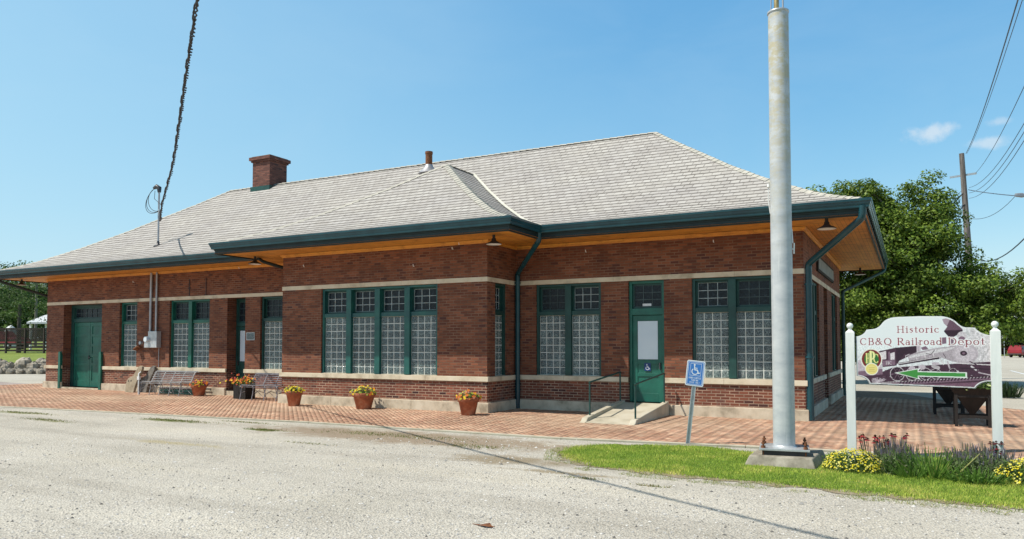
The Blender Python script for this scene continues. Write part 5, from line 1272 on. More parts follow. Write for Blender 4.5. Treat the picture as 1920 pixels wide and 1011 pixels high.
# plain sans capitals for the small blue sign
S = .13
GS = {'A': [(.05, 0, .35, 1, S), (.35, 1, .65, 0, S), (.15, .35, .55, .35, S)], 'C': arc(.4, .5, .33, .45, 45, 315, S, S), 'D': [(.1, 0, .1, 1, S)] + arc(.2, .5, .4, .48, -90, 90, S, S),
      'E': [(.1, 0, .1, 1, S), (.1, 1, .55, 1, S), (.1, .5, .5, .5, S), (.1, 0, .55, 0, S)], 'G': arc(.4, .5, .33, .45, 45, 340, S, S) + [(.45, .45, .72, .45, S)], 'H': [(.1, 0, .1, 1, S), (.6, 0, .6, 1, S), (.1, .5, .6, .5, S)],
      'I': [(.3, 0, .3, 1, S)], 'K': [(.1, 0, .1, 1, S), (.1, .4, .6, 1, S), (.25, .55, .62, 0, S)], 'N': [(.1, 0, .1, 1, S), (.1, 1, .6, 0, S), (.6, 0, .6, 1, S)], 'P': [(.1, 0, .1, 1, S)] + arc(.25, .72, .3, .25, -90, 90, S, S),
      'R': [(.1, 0, .1, 1, S)] + arc(.25, .72, .3, .25, -90, 90, S, S) + [(.3, .47, .62, 0, S)], 'S': arc(.35, .74, .24, .24, 20, 250, S, S, 8) + arc(.35, .26, .26, .25, 60, -160, S, S, 8), 'O': arc(.38, .5, .3, .48, 0, 360, S, S),
      'L': [(.1, 0, .1, 1, S), (.1, 0, .55, 0, S)], 'Y': [(.05, 1, .35, .5, S), (.65, 1, .35, .5, S), (.35, .5, .35, 0, S)], 'V': [(.05, 1, .35, 0, S), (.35, 0, .65, 1, S)], ' ': []}

class Canvas:
    """y grows downwards, in the units of the panel drawing"""
    def __init__(s, x0, x1, y0, y1, nx, ny, bgc):
        s.nx, s.ny, s.b = nx, ny, (x0, x1, y0, y1); ss = 2; s.ss = ss
        xs = x0 + (np.arange(nx * ss) + .5) * (x1 - x0) / (nx * ss); ys = y0 + (np.arange(ny * ss) + .5) * (y1 - y0) / (ny * ss)
        s.X, s.Y = np.meshgrid(xs, ys); s.I = np.ones(s.X.shape + (3,)) * np.array(bgc)
    def put(s, m, c, a=1.0):
        m = (m.astype(float) * a)[..., None]; s.I = s.I * (1 - m) + np.array(c) * m
    def poly(s, P, c, a=1.0): s.put(inside(P, s.X.ravel(), s.Y.ravel()).reshape(s.X.shape), c, a)
    def ell(s, cx, cy, rx, ry, c, a=1.0, inner=0):
        d = ((s.X - cx) / rx) ** 2 + ((s.Y - cy) / ry) ** 2; s.put((d < 1) & (d >= inner), c, a)
    def line(s, x0, y0, x1, y1, w, c, a=1.0):
        dx, dy = x1 - x0, y1 - y0; L = dx * dx + dy * dy + 1e-9; u = np.clip(((s.X - x0) * dx + (s.Y - y0) * dy) / L, 0, 1)
        s.put(np.hypot(s.X - x0 - u * dx, s.Y - y0 - u * dy) < w / 2, c, a)
    def pl(s, P, w, c, a=1.0):
        for p, q in zip(P[:-1], P[1:]): s.line(*p, *q, w, c, a)
    def strokes(s, segs, ox, oy, sx, sy, c, grow=0):
        m = np.zeros(s.X.shape, bool)
        xs = [ox + v * sx for g in segs for v in (g[0], g[2])]; ys = [oy - v * sy for g in segs for v in (g[1], g[3])]
        if not xs: return
        p = .25 * sy + grow; sel = (s.X[0] > min(xs) - p) & (s.X[0] < max(xs) + p); se2 = (s.Y[:, 0] > min(ys) - p) & (s.Y[:, 0] < max(ys) + p)
        i0, i1 = np.where(sel)[0][[0, -1]]; j0, j1 = np.where(se2)[0][[0, -1]]
        X = s.X[j0:j1 + 1, i0:i1 + 1]; Y = s.Y[j0:j1 + 1, i0:i1 + 1]; mm = np.zeros(X.shape, bool)
        for (a, b, cc, d, w_) in segs:
            x0, y0, x1, y1 = ox + a * sx, oy - b * sy, ox + cc * sx, oy - d * sy; dx, dy = x1 - x0, y1 - y0; L = dx * dx + dy * dy + 1e-9
            u = np.clip(((X - x0) * dx + (Y - y0) * dy) / L, 0, 1); mm |= np.hypot(X - x0 - u * dx, Y - y0 - u * dy) < w_ * sy / 2 + grow
        m[j0:j1 + 1, i0:i1 + 1] = mm; s.put(m, c)
    def text(s, txt, x0, x1, ybase, h, c, halo=None, font=G, adv=None, hw=4, track=.0):
        wd = [(font[ch][1] if adv is None else adv) + track for ch in txt]; tot = sum(wd) - track; sx = (x1 - x0) / tot
        for ph in ((1, 0) if halo is not None else (0,)):
            x = x0
            for ch, w_ in zip(txt, wd):
                sg = font[ch][0] if adv is None else font[ch]
                s.strokes(sg, x, ybase, sx, h, halo if ph else c, hw if ph else 0); x += w_ * sx
    def final(s): return s.I.reshape(s.ny, s.ss, s.nx, s.ss, 3).mean((1, 3))
def srgb(*c): return tuple((v / 255 / 12.92 if v / 255 <= .04045 else ((v / 255 + .055) / 1.055) ** 2.4) for v in c)
def canvas_obj(name, cv, fn, mask, parent):
    """fn(x,y)->xyz arrays; mask(x,y)->bool for cell centres"""
    I = cv.final(); x0, x1, y0, y1 = cv.b; nx, ny = cv.nx, cv.ny
    gx = np.linspace(x0, x1, nx + 1); gy = np.linspace(y0, y1, ny + 1); GX, GY = np.meshgrid(gx, gy); V = fn(GX.ravel(), GY.ravel())
    cx = (gx[:-1] + gx[1:]) / 2; cy = (gy[:-1] + gy[1:]) / 2; CX_, CY_ = np.meshgrid(cx, cy); k = mask(CX_.ravel(), CY_.ravel())
    j, i = np.divmod(np.arange(nx * ny), nx); j, i = j[k], i[k]; b = j * (nx + 1) + i
    Q = np.stack([b + nx + 1, b + nx + 2, b + 1, b], 1).ravel()
    return raw_mesh(name, V, Q, np.arange(0, len(Q), 4), M['paint'], parent, np.clip(I.reshape(-1, 3)[k], 0, 1) * .88)

# ------------------------------------------------------------------ depot sign by the road
SY = 11.52
t = thing('depot_sign', (.12, SY, 0), 'white scalloped depot sign with steam engine picture and green arrow between two white posts', 'sign')
for x in (-.747, .972):
    m = MB(); m.box(x - .056, x + .056, SY - .056, SY + .056, -.05, 1.839); m.add([(x - .056, SY - .056, 1.839), (x + .056, SY - .056, 1.839), (x + .056, SY + .056, 1.839), (x - .056, SY + .056, 1.839), (x - .02, SY - .02, 1.875), (x + .02, SY - .02, 1.875), (x + .02, SY + .02, 1.875), (x - .02, SY + .02, 1.875)], [(0, 1, 5, 4), (1, 2, 6, 5), (2, 3, 7, 6), (3, 0, 4, 7)])
    po = m.build('post', M['post_white'], t)
    m = MB(); m.lathe((x, SY, 1.87), [(.020, 0), (.027, .009), (.020, .018)] + [(.043 * math.sin(R(a)), .058 - .043 * math.cos(R(a))) for a in range(25, 181, 15)], 18); m.build('finial', M['post_white'], po)
# outline in drawing units (crop of the photo's sign: x 104..1715, y 20..872)
def q(ax, ay, bx, by, cx, cy, n=7): return [((1 - u) ** 2 * ax + 2 * u * (1 - u) * bx + u * u * cx, (1 - u) ** 2 * ay + 2 * u * (1 - u) * by + u * u * cy) for u in [i / n for i in range(n + 1)]]
OUT = [(104, 262)] + q(104, 262, 205, 250, 238, 178) + [(340, 168)] + q(340, 168, 400, 150, 440, 95) + q(440, 95, 500, 28, 620, 26) + [(900, 20), (1150, 24)] + q(1150, 24, 1270, 40, 1330, 105) + q(1330, 105, 1370, 150, 1420, 160) + [(1530, 165)] + q(1530, 165, 1580, 240, 1712, 258) + [(1712, 790)] + q(1712, 790, 1570, 790, 1520, 876) + [(1300, 870), (700, 858), (262, 850)] + q(262, 850, 230, 760, 104, 752)
def sgn(x, y):
    return -.6705 + (x - 104) / 1608 * 1.602, 1.0965 + (872 - y) / 852 * .952
m = MB(); m.prism([sgn(*p) for p in OUT], lambda u, v, d: (u, d, v), SY - .02, SY + .02); pn = m.build('panel', M['white'], t)
WHT = srgb(232, 238, 240); DK = srgb(72, 44, 62); MD = srgb(128, 100, 118); LT = srgb(196, 182, 192); VL = srgb(222, 214, 218); BD = srgb(52, 30, 46)
cv = Canvas(104, 1712, 20, 876, 330, 176, WHT)
# photograph printed on the panel: steam engine three-quarter view from the lower left
fade = np.clip((cv.Y - 330 - (cv.X < 700) * 60) / 120, 0, 1) * np.clip((cv.X + 200) / 500, 0, 1)
cv.put(np.clip(fade, 0, 1) > .5, LT, .25)
rt_ = np.clip((cv.X - 1250) / 250, 0, 1); nz_ = vnoise(cv.X.ravel(), cv.Y.ravel(), 16, 3).reshape(cv.X.shape)
cv.I = cv.I * (1 - (rt_ * (cv.Y > 150) * .85)[..., None]) + (np.array(VL) * (.62 + .5 * nz_[..., None])) * (rt_ * (cv.Y > 150) * .85)[..., None]
cv.poly([(104, 740), (420, 700), (560, 640), (1712, 560), (1712, 876), (240, 876)], DK)
cv.poly([(104, 560), (420, 560), (420, 700), (104, 730)], LT); cv.poly([(104, 700), (430, 660), (430, 730), (104, 760)], MD)
cv.poly([(340, 455), (600, 400), (850, 378), (850, 460), (640, 560), (600, 620), (430, 640), (425, 560), (400, 470)], DK)      # cab
cv.poly([(400, 462), (480, 440), (480, 540), (420, 550)], VL); cv.poly([(530, 470), (585, 455), (585, 545), (530, 552)], VL); cv.poly([(505, 450), (525, 448), (525, 548), (505, 550)], MD)
cv.poly([(430, 560), (590, 545), (590, 610), (430, 630)], MD); cv.text('HC', 470, 550, 605, 34, VL)
cv.poly([(600, 410), (850, 385), (850, 455), (700, 480), (640, 560), (600, 560)], BD)
cv.poly([(740, 500), (850, 455), (1050, 410), (1330, 372), (1480, 400), (1540, 470), (1530, 540), (1400, 590), (1250, 560), (1120, 510), (760, 570)], srgb(176, 164, 172))   # boiler
cv.poly([(760, 500), (1050, 425), (1330, 385), (1200, 440), (900, 500), (760, 530)], srgb(214, 208, 212))
cv.poly([(600, 590), (1120, 500), (1140, 530), (640, 615)], BD); cv.line(610, 600, 1130, 505, 8, VL)
for x in (850, 950, 1050): cv.line(x, 585 - (x - 600) * .18, x - 6, 555 - (x - 600) * .18, 10, VL)
cv.poly([(850, 330), (895, 330), (895, 440), (850, 450)], LT); cv.poly([(900, 400), (960, 380), (990, 420), (920, 430)], MD)
cv.pl([(1060, 430), (1020, 480), (960, 470)], 7, BD); cv.pl([(1160, 470), (1190, 520)], 7, BD); cv.pl([(720, 560), (715, 500), (760, 480)], 7, VL)
cv.ell(1410, 470, 150, 118, srgb(188, 176, 184)); cv.ell(1410, 470, 120, 92, srgb(202, 190, 198)); cv.ell(1395, 466, 40, 30, BD); cv.ell(1395, 466, 18, 13, MD)
cv.poly([(1160, 70), (1215, 50), (1290, 75), (1330, 120), (1390, 185), (1390, 205), (1300, 265), (1225, 268), (1175, 205), (1215, 150)], srgb(104, 76, 92)); cv.poly([(1175, 195), (1390, 190), (1385, 212), (1300, 265), (1225, 268), (1178, 212)], BD)   # stack
cv.poly([(1160, 60), (1212, 48), (1250, 60), (1210, 145), (1175, 110)], srgb(170, 150, 162)); cv.poly([(1225, 265), (1290, 265), (1280, 380), (1240, 385)], MD)
cv.poly([(1150, 280), (1200, 275), (1200, 350), (1140, 360)], MD); cv.ell(1380, 260, 55, 50, srgb(206, 198, 204)); cv.ell(1380, 300, 38, 34, MD)
for (x0_, y0_, x1_, y1_, w_, c_) in ((1120, 520, 1160, 600, 12, VL), (1040, 590, 1100, 590, 30, LT), (1040, 620, 1100, 640, 40, srgb(186, 176, 182)), (1210, 570, 1230, 640, 18, LT), (1260, 580, 1700, 600, 10, VL), (1460, 560, 1540, 600, 9, BD), (1480, 620, 1530, 660, 20, VL), (560, 650, 650, 640, 22, LT), (1560, 690, 1700, 720, 12, LT), (1250, 660, 1330, 680, 14, VL), (1350, 640, 1700, 650, 16, BD)):
    cv.line(x0_, y0_, x1_, y1_, w_, c_)
for (x, y, r) in ((610, 720, 88), (790, 720, 78), (950, 715, 72), (1070, 712, 64), (1270, 690, 48)):
    cv.ell(x, y, r, r, BD); cv.ell(x, y, r, r, VL, inner=.86)
    for k in range(6): cv.line(x, y, x + r * .9 * math.cos(k * 1.05), y + r * .9 * math.sin(k * 1.05), 5, MD)
for (x, y, rx, ry) in ((790, 650, 40, 26), (910, 635, 44, 30)): cv.ell(x, y, rx, ry, LT)
for k in range(60):
    x = 440 + k * 20 + RNG.uniform(-8, 8); y = RNG.uniform(650, 800); cv.line(x, y, x + RNG.uniform(-40, 40), y + RNG.uniform(-20, 20), RNG.uniform(3, 7), (LT, MD, BD, BD)[k % 4])
cv.poly([(270, 850), (1712, 740), (1712, 768), (600, 858)], MD); cv.line(300, 838, 1712, 735, 6, VL)
for k in range(30): cv.line(640 + k * 38, 838 - k * 3.2, 655 + k * 38, 815 - k * 3.2, 16, BD)
cv.poly([(700, 860), (1712, 790), (1712, 876), (700, 876)], srgb(120, 84, 104))
for k in range(26): cv.line(290 + RNG.uniform(0, 130), 770 + RNG.uniform(0, 60), 330 + RNG.uniform(0, 130), 770 + RNG.uniform(0, 60), 5, LT)
g_ = (vnoise(cv.X.ravel(), cv.Y.ravel(), 9, 8).reshape(cv.X.shape) - .5) * ((cv.Y > 380) | (cv.X > 1250)) * .5; cv.I = np.clip(cv.I * (1 + g_[..., None]), 0, 1)
# arrow
cv.poly([(575, 708), (890, 645), (862, 682), (1428, 690), (1428, 755), (862, 748), (890, 785)], srgb(240, 244, 240)); cv.poly([(612, 708), (858, 660), (858, 694), (1410, 698), (1410, 742), (858, 738), (858, 772)], srgb(66, 146, 66))
# crest
cv.ell(295, 545, 134, 130, srgb(240, 238, 225)); cv.ell(295, 543, 122, 118, srgb(126, 38, 40)); cv.ell(295, 545, 92, 92, srgb(40, 110, 50))
cv.text('H', 222, 285, 588, 112, srgb(236, 232, 150)); cv.text('C', 318, 386, 588, 108, srgb(236, 232, 150)); cv.text('P', 268, 340, 612, 160, srgb(244, 240, 170), halo=srgb(40, 110, 50), hw=3)
cv.ell(295, 665, 84, 76, srgb(240, 238, 225)); cv.ell(295, 665, 74, 66, srgb(240, 224, 140)); cv.ell(295, 665, 60, 52, srgb(226, 200, 96), inner=.86)
for yy in (645, 668, 690): cv.line(260, yy, 330, yy, 7, srgb(196, 168, 78))
MAR = srgb(140, 52, 66)
cv.text('Historic', 610, 1118, 218, 78, MAR, halo=srgb(246, 244, 246), hw=7, track=.06)
cv.text('CB&Q', 152, 552, 366, 82, MAR, halo=srgb(246, 244, 246), hw=7, track=.1)
cv.text('Railroad', 612, 1158, 366, 82, MAR, halo=srgb(246, 244, 246), hw=7, track=.06); cv.text('Depot', 1212, 1640, 366, 82, MAR, halo=srgb(246, 244, 246), hw=9, track=.06)
cxm, cym = 908, 450
INN = [(cxm + (x - cxm) * .975, cym + (y - cym) * .965) for x, y in OUT]; IN2 = [(cxm + (x - cxm) * .988, cym + (y - cym) * .985) for x, y in OUT]
i1 = inside(INN, cv.X.ravel(), cv.Y.ravel()).reshape(cv.X.shape); i2 = inside(IN2, cv.X.ravel(), cv.Y.ravel()).reshape(cv.X.shape)
cv.put(i2 & ~i1, srgb(244, 246, 246)); cv.put(~i2 & (cv.Y > 300), DK, .8)
def sfn(x, y):
    a, b = sgn(x, y); return np.stack([a, np.full(len(a), SY - .0225), b], 1)
canvas_obj('printed_picture', cv, sfn, lambda x, y: inside([(cxm + (a - cxm) * .996, cym + (b - cym) * .994) for a, b in OUT], x, y), pn)

# ------------------------------------------------------------------ leaning accessible parking sign
base = Vector((-3.32, 12.5, 0)); leanM = Matrix.Rotation(R(6.2), 3, 'Y') @ Matrix.Rotation(R(-2), 3, 'X')
ux = leanM @ Matrix.Rotation(R(14), 3, 'Z')
t = thing('parking_sign', base, 'leaning blue and white accessible parking sign on a galvanized channel post', 'sign')
def sg(u, v, d): return base + ux @ Vector((u, d, v))
m = MB()
for (a, b, c, d) in ((-.035, -.022, 0, .004), (.022, .035, 0, .004), (-.022, -.018, .004, .03), (.018, .022, .004, .03), (-.022, .022, .03, .034)):
    m.add([sg(a, -.1, c), sg(b, -.1, c), sg(b, -.1, d), sg(a, -.1, d), sg(a, 1.36, c), sg(b, 1.36, c), sg(b, 1.36, d), sg(a, 1.36, d)], [(0, 1, 5, 4), (1, 2, 6, 5), (2, 3, 7, 6), (3, 0, 4, 7), (4, 5, 6, 7)])
m.build('post', M['galv_plain'], t)
def rrect(x0, x1, y0, y1, r, n=5):
    o = []
    for (cx, cy, a) in ((x1 - r, y1 - r, 0), (x0 + r, y1 - r, 90), (x0 + r, y0 + r, 180), (x1 - r, y0 + r, 270)):
        o += [(cx + r * math.cos(R(a + 90 * k / n)), cy + r * math.sin(R(a + 90 * k / n))) for k in range(n + 1)]
    return o
RR = rrect(-.15, .15, .98, 1.41, .03)
m = MB(); m.prism(RR, lambda u, v, d: tuple(sg(u, v, d)), -.008, -.004); pl_ = m.build('plate', M['white'], t)
BL = srgb(62, 128, 206); W_ = srgb(240, 244, 248)
def iss(cv, cx, cy, s, c):
    """wheelchair symbol, centre cx,cy, y down, size s"""
    cv.ell(cx - .10 * s, cy - .42 * s, .075 * s, .075 * s, c)
    cv.pl([(cx - .10 * s, cy - .30 * s), (cx - .06 * s, cy + .02 * s), (cx + .17 * s, cy + .02 * s), (cx + .28 * s, cy + .30 * s), (cx + .38 * s, cy + .26 * s)], .09 * s, c)
    cv.line(cx - .08 * s, cy - .15 * s, cx + .16 * s, cy - .15 * s, .07 * s, c)
    for k in range(22):
        a0 = R(250 - k * 11 - 130 + 130); a1 = R(250 - (k + 1) * 11)
        cv.line(cx - .04 * s + .27 * s * math.cos(a0), cy + .16 * s - .27 * s * math.sin(a0), cx - .04 * s + .27 * s * math.cos(a1), cy + .16 * s - .27 * s * math.sin(a1), .075 * s, c)
def isswheel(cv, cx, cy, s, c):
    cv.ell(cx - .10 * s, cy - .42 * s, .08 * s, .08 * s, c)
    cv.pl([(cx - .10 * s, cy - .30 * s), (cx - .05 * s, cy + .03 * s), (cx + .18 * s, cy + .03 * s), (cx + .29 * s, cy + .32 * s), (cx + .39 * s, cy + .28 * s)], .09 * s, c)
    cv.line(cx - .08 * s, cy - .14 * s, cx + .15 * s, cy - .14 * s, .07 * s, c)
    P = [(cx - .02 * s + .27 * s * math.cos(R(a)), cy + .17 * s + .27 * s * math.sin(R(a))) for a in range(-5, 235, 12)]; cv.pl(P, .075 * s, c)
cv = Canvas(0, 300, 0, 430, 100, 143, W_)
RB = rrect(16, 284, 16, 414, 24); cv.poly(RB, BL); cv.poly(rrect(26, 274, 26, 404, 20), W_); cv.poly(rrect(32, 268, 32, 398, 16), BL)
cv.poly([(60, 50), (240, 50), (240, 255), (60, 255)], W_); cv.poly([(65, 55), (235, 55), (235, 250), (65, 250)], BL)
isswheel(cv, 145, 152, 185, W_)
cv.text('HANDICAPPED', 50, 252, 306, 28, W_, font=GS, adv=.78); cv.text('PARKING', 95, 210, 344, 26, W_, font=GS, adv=.78); cv.text('THIS SPACE'.replace('T', 'I'), 68, 236, 380, 24, W_, font=GS, adv=.78) if False else cv.text('SPACE ONLY', 68, 236, 380, 24, W_, font=GS, adv=.78)
canvas_obj('sign_face', cv, lambda x, y: np.array([tuple(sg((a - 150) / 1000, 1.41 - b / 1000, -.0105)) for a, b in zip(x, y)]), lambda x, y: inside(rrect(2, 298, 2, 428, 29), x, y), pl_)
# small blue symbol on the entrance door
cv = Canvas(0, 100, 0, 120, 26, 31, srgb(24, 62, 120)); isswheel(cv, 50, 62, 92, W_)
canvas_obj('access_sticker', cv, lambda x, y: np.stack([-5.74 + x * .0016, np.full(len(x), yd3 - .0022), 1.23 - y * .0016 + .0], 1), lambda x, y: x > -1, do3)

# ------------------------------------------------------------------ hopper planters on the plaza
def hopper(loc, label, first=True):
    x, y, z = loc; t = thing('hopper_planter', loc, label, 'planter', 'dark hopper planters on the plaza'); mt = M['wood_dark']
    m = MB(); a, b = .40, .05
    T = [(x - a, y - a * .85, .80), (x + a, y - a * .85, .80), (x + a, y + a * .85, .80), (x - a, y + a * .85, .80)]; Bm = [(x - b, y - b, .26), (x + b, y - b, .26), (x + b, y + b, .26), (x - b, y + b, .26)]
    m.add(T + Bm, [(0, 1, 5, 4), (1, 2, 6, 5), (2, 3, 7, 6), (3, 0, 4, 7), (4, 5, 6, 7)])
    Ti = [(p[0] * .97 + x * .03, p[1] * .97 + y * .03, .795) for p in T]; m.add(Ti, [(0, 1, 2, 3)]); m.build('hopper', mt, t)
    for sx in (-1, 1):
        for sy in (-1, 1):
            l = MB(); l.box(x + sx * .29 - .03, x + sx * .29 + .03, y + sy * .24 - .03, y + sy * .24 + .03, .004, .68); l.build('leg', mt, t)
    m = MB()
    for sy in (-1, 1):
        m.prism([(-.26, .16), (-.26, .24), (.26, .24), (.26, .16), (.12, .19), (-.12, .19)], lambda u, v, d, sy=sy: (x + u, y + sy * .24 + d, v), -.02, .02); m.box(x - .26, x + .26, y + sy * .24 - .02, y + sy * .24 + .02, .60, .66)
    for sx in (-1, 1): m.box(x + sx * .29 - .02, x + sx * .29 + .02, y - .21, y + .21, .16, .22)
    m.build('crossbar', mt, t)
    n = 1300; d = RNG.normal(0, 1, (n, 3)); d[:, 2] = np.abs(d[:, 2]); d /= np.linalg.norm(d, axis=1, keepdims=True)
    P = np.array([x, y, .79]) + d * RNG.random((n, 1)) ** .4 * np.array([.52, .45, .2]); pal = np.array(PAL['light'] + [(.05, .10, .03)])
    Q, cl = leaf_cloud(P, d, .06 * RNG.uniform(.6, 1.4, n), pal[RNG.integers(0, 5, n)], .6, .6); quads_obj('foliage', Q, cl, M['leaf'], t)
    n = 60; P = np.array([x, y, .84]) + RNG.normal(0, 1, (n, 3)) * np.array([.22, .2, .05]); Q, cl = leaf_cloud(P, np.tile([0, -.5, 1.], (n, 1)), .06 * RNG.uniform(.7, 1.4, n), np.array(((.8, .8, .7), (.6, .7, .3), (.7, .5, .6)))[RNG.integers(0, 3, n)], .95, .3); quads_obj('flowers', Q, cl, M['petal'], t)
    return t
h1 = hopper((1.09, 18.05, 0), 'dark hopper planter of greenery on four legs, nearer of the two on the plaza')
dup(h1, (.78, 20.9, 0), 'dark hopper planter farther back on the plaza, mostly hidden by the sign')
spikes('bush', (2.7, 28.6), (.35, .3), 200, .5, 'dark leafy plant standing far back beside the street, right of the planters', [(.03, .06, .02), (.05, .09, .03), (.04, .07, .03)], None, lean=.4, wid=.015, leaves=1500)

# ------------------------------------------------------------------ utility poles and wires on the right
CAMM = co.rotation_euler.to_matrix()
def at(px, py, depth):
    """a world point seen in direction (px,py) of the photo at a chosen distance"""
    return Vector((0, 0, 1.65)) + CAMM @ Vector(((px - 960) / F, (592 - py) / F, -1)) * depth
t = thing('utility_pole', (2.95, 44.3, 0), 'leaning weathered wooden utility pole rising above the maple tree', 'utility pole')
m = MB(); Pb = Vector((2.95, 44.3, -.2)); Pt = at(1803, 288, 38); m.tube([Pb, Pb.lerp(Pt, .5), Pt], [.19, .16, .115], 12); m.build('pole', M['pole_wood'], t)
cpt = Pb.lerp(Pt, .885); cb = MB(); ca = at(1781, 333, 38.2); cbb = at(1831, 325, 37.8); cb.obox((ca + cbb) / 2, ((cbb - ca).length, .09, .09), (cbb - ca).to_track_quat('X', 'Z').to_matrix()); cb.build('crossarm', M['galv_plain'], t)
m = MB(); c0 = Pb.lerp(Pt, .80)
for k in range(3): m.tube([c0 + Vector((-.05, -.1, .3)), c0 + Vector((-.5 - .1 * k, -.3, -.1 - .2 * k)), c0 + Vector((-.3, -.3, -.45 - .12 * k)), c0 + Vector((0, -.12, -.3))], .018, 5)
m.build('cable_coil', M['wire'], t)
def wire(pts, r, label, n=24, sag=.0, nm='overhead_wire', mat='wire_blue'):
    P = [at(*p) for p in pts]; m = MB(); out = []
    if len(P) == 2:
        ext = 1.0 if pts[1][0] < 1904.5 or pts[1][0] == 1905 and pts[1][1] > 300 else 2.2
        for i in range(n + 1):
            u = ext * i / n; q_ = P[0] + (P[1] - P[0]) * u; q_.z -= 4 * sag * u * (1 - u); out.append(q_)
    else: out = P
    m.tube(out, r, 5); plain(nm, m, M[mat], label, 'wire', group='overhead wires right of the maple')
wire([(1811, 288, 38), (1905, 12, 13), ], .013, 'steep wire running from the utility pole top up to the right corner of the sky', sag=.25)
wire([(1813, 288, 38), (1925, -25, 13)], .008, 'thin wire beside the steep one from the utility pole top', sag=.25)
wire([(1830, 324, 38), (1935, 130, 17)], .010, 'wire rising from the right tip of the utility pole crossarm', sag=.25)
for k in range(3): wire([(1817, 352 + k * 10, 38), (1935, 205 + k * 17, 20)], .011, ('uppermost', 'middle', 'lowest')[k] + ' of three parallel wires right of the utility pole', sag=.45)
wire([(1816, 356, 38), (1935, 369, 30)], .020, 'nearly level wire from the utility pole towards the street light arm', sag=.05)
wire([(1822, 410, 38), (1905, 366, 34)], .013, 'wire climbing from the utility pole to the street light head', sag=.35)
wire([(1838, 488, 38), (1935, 432, 22)], .022, 'lowest sagging wire right of the utility pole', sag=.35)
wire([(1812, 350, 38), (1775, 378, 42)], .012, 'short wire running left from the utility pole behind the tree', sag=.05)
t = thing('street_light', at(1935, 368, 34), 'grey street light head at the right edge of the sky', 'street light')
m = MB(); a = at(1935, 367, 34); b = at(1904, 366, 34); m.tube([a, a.lerp(b, .4)], .03, 6); m.build('arm', M['conduit'], t)
m = MB(); m.tube([a.lerp(b, .35), a.lerp(b, .6), b], [.05, .11, .08], 8); m.build('lamp_head', M['conduit'], t)

# ------------------------------------------------------------------ vehicles
def vehicle(name, loc, rz, prof, cabin, length, width, paint, label, cat, bed=None):
    """prof: side outline (x,z); cabin: glass outline"""
    t = bpy.data.objects.new(name, None); col.objects.link(t); t.location = loc; t.rotation_euler = (0, 0, rz); WORLD[t] = Vector((0, 0, 0)); tag(t, label, cat)
    hw = width / 2; m = MB(); n = len(prof)
    def W(z): return hw if z < .95 else hw * (1 - .22 * min(1, (z - .95) / .8))
    V = []
    for s in (-1, 1): V += [(x, s * W(z), z) for x, z in prof]
    m.add(V, [tuple(range(n - 1, -1, -1)), tuple(range(n, 2 * n))] + [(i, (i + 1) % n, (i + 1) % n + n, i + n) for i in range(n)]); m.build('body', paint, t, bevel=.06)
    m = MB()
    for s in (-1, 1):
        V = [(x, s * (W(z) + .006), z) for x, z in cabin]; m.add(V, [tuple(range(len(V))) if s > 0 else tuple(range(len(V) - 1, -1, -1))])
    m.build('side_window', M['glass_dark'], t)
    m = MB(); zb = max(z for x, z in cabin); xr = min(x for x, z in prof)
    m.quad((-length / 2 + .08, -hw * .72, 1.12), (-length / 2 + .08, hw * .72, 1.12), (-length / 2 + .26, hw * .66, zb), (-length / 2 + .26, -hw * .66, zb)); m.build('rear_window', M['glass_dark'], t) if not bed else None
    for s in (-1, 1):
        for x in (-length * .30, length * .31):
            wv = MB(); wv.tube([(x, s * (hw - .20), .34), (x, s * (hw + .01), .34)], .34, 20); wo = wv.build('wheel', M['tyre'], t)
            rv = MB(); rv.tube([(x, s * (hw - .1), .34), (x, s * (hw + .02), .34)], .20, 14); rv.build('rim', M['galv_plain'], wo)
        lv = MB(); lv.box(-length / 2 - .015, -length / 2 + .1, s * hw * .72, s * hw * .94, .85, 1.08); lv.build('tail_lamp', M['red_tail'], t)
    m = MB(); m.box(-length / 2 - .06, -length / 2 + .1, -hw * .95, hw * .95, .38, .58); m.build('bumper', M['black'], t, bevel=.03)
    return t
suv = [(-2.3, .35), (-2.33, .75), (-2.28, 1.05), (-2.05, 1.62), (-1.9, 1.70), (.2, 1.72), (.55, 1.66), (1.2, 1.12), (2.1, .98), (2.3, .8), (2.3, .38)]
suvg = [(-1.95, 1.15), (-1.75, 1.55), (.15, 1.6), (.45, 1.55), (.95, 1.15)]
cl_ = at(1916, 655, 106); vehicle('parked_car', (cl_.x, cl_.y, 0.0), R(62), suv, suvg, 4.6, 1.85, M['car_red'], 'dark red car parked far down the street at the right edge', 'car')
pk = [(-2.7, .45), (-2.72, 1.15), (-.9, 1.15), (-.85, 1.75), (.5, 1.78), (1.1, 1.2), (2.5, 1.08), (2.65, .8), (2.65, .45)]
pkg = [(-.75, 1.2), (-.72, 1.62), (.4, 1.66), (.85, 1.22)]
pl2 = at(2, 648, 74); vehicle('pickup_truck', (pl2.x, pl2.y, 1.3), R(16), pk, pkg, 5.4, 1.9, M['car_red'], 'red pickup truck parked behind the dark lattice fence on the left', 'truck', bed=True)

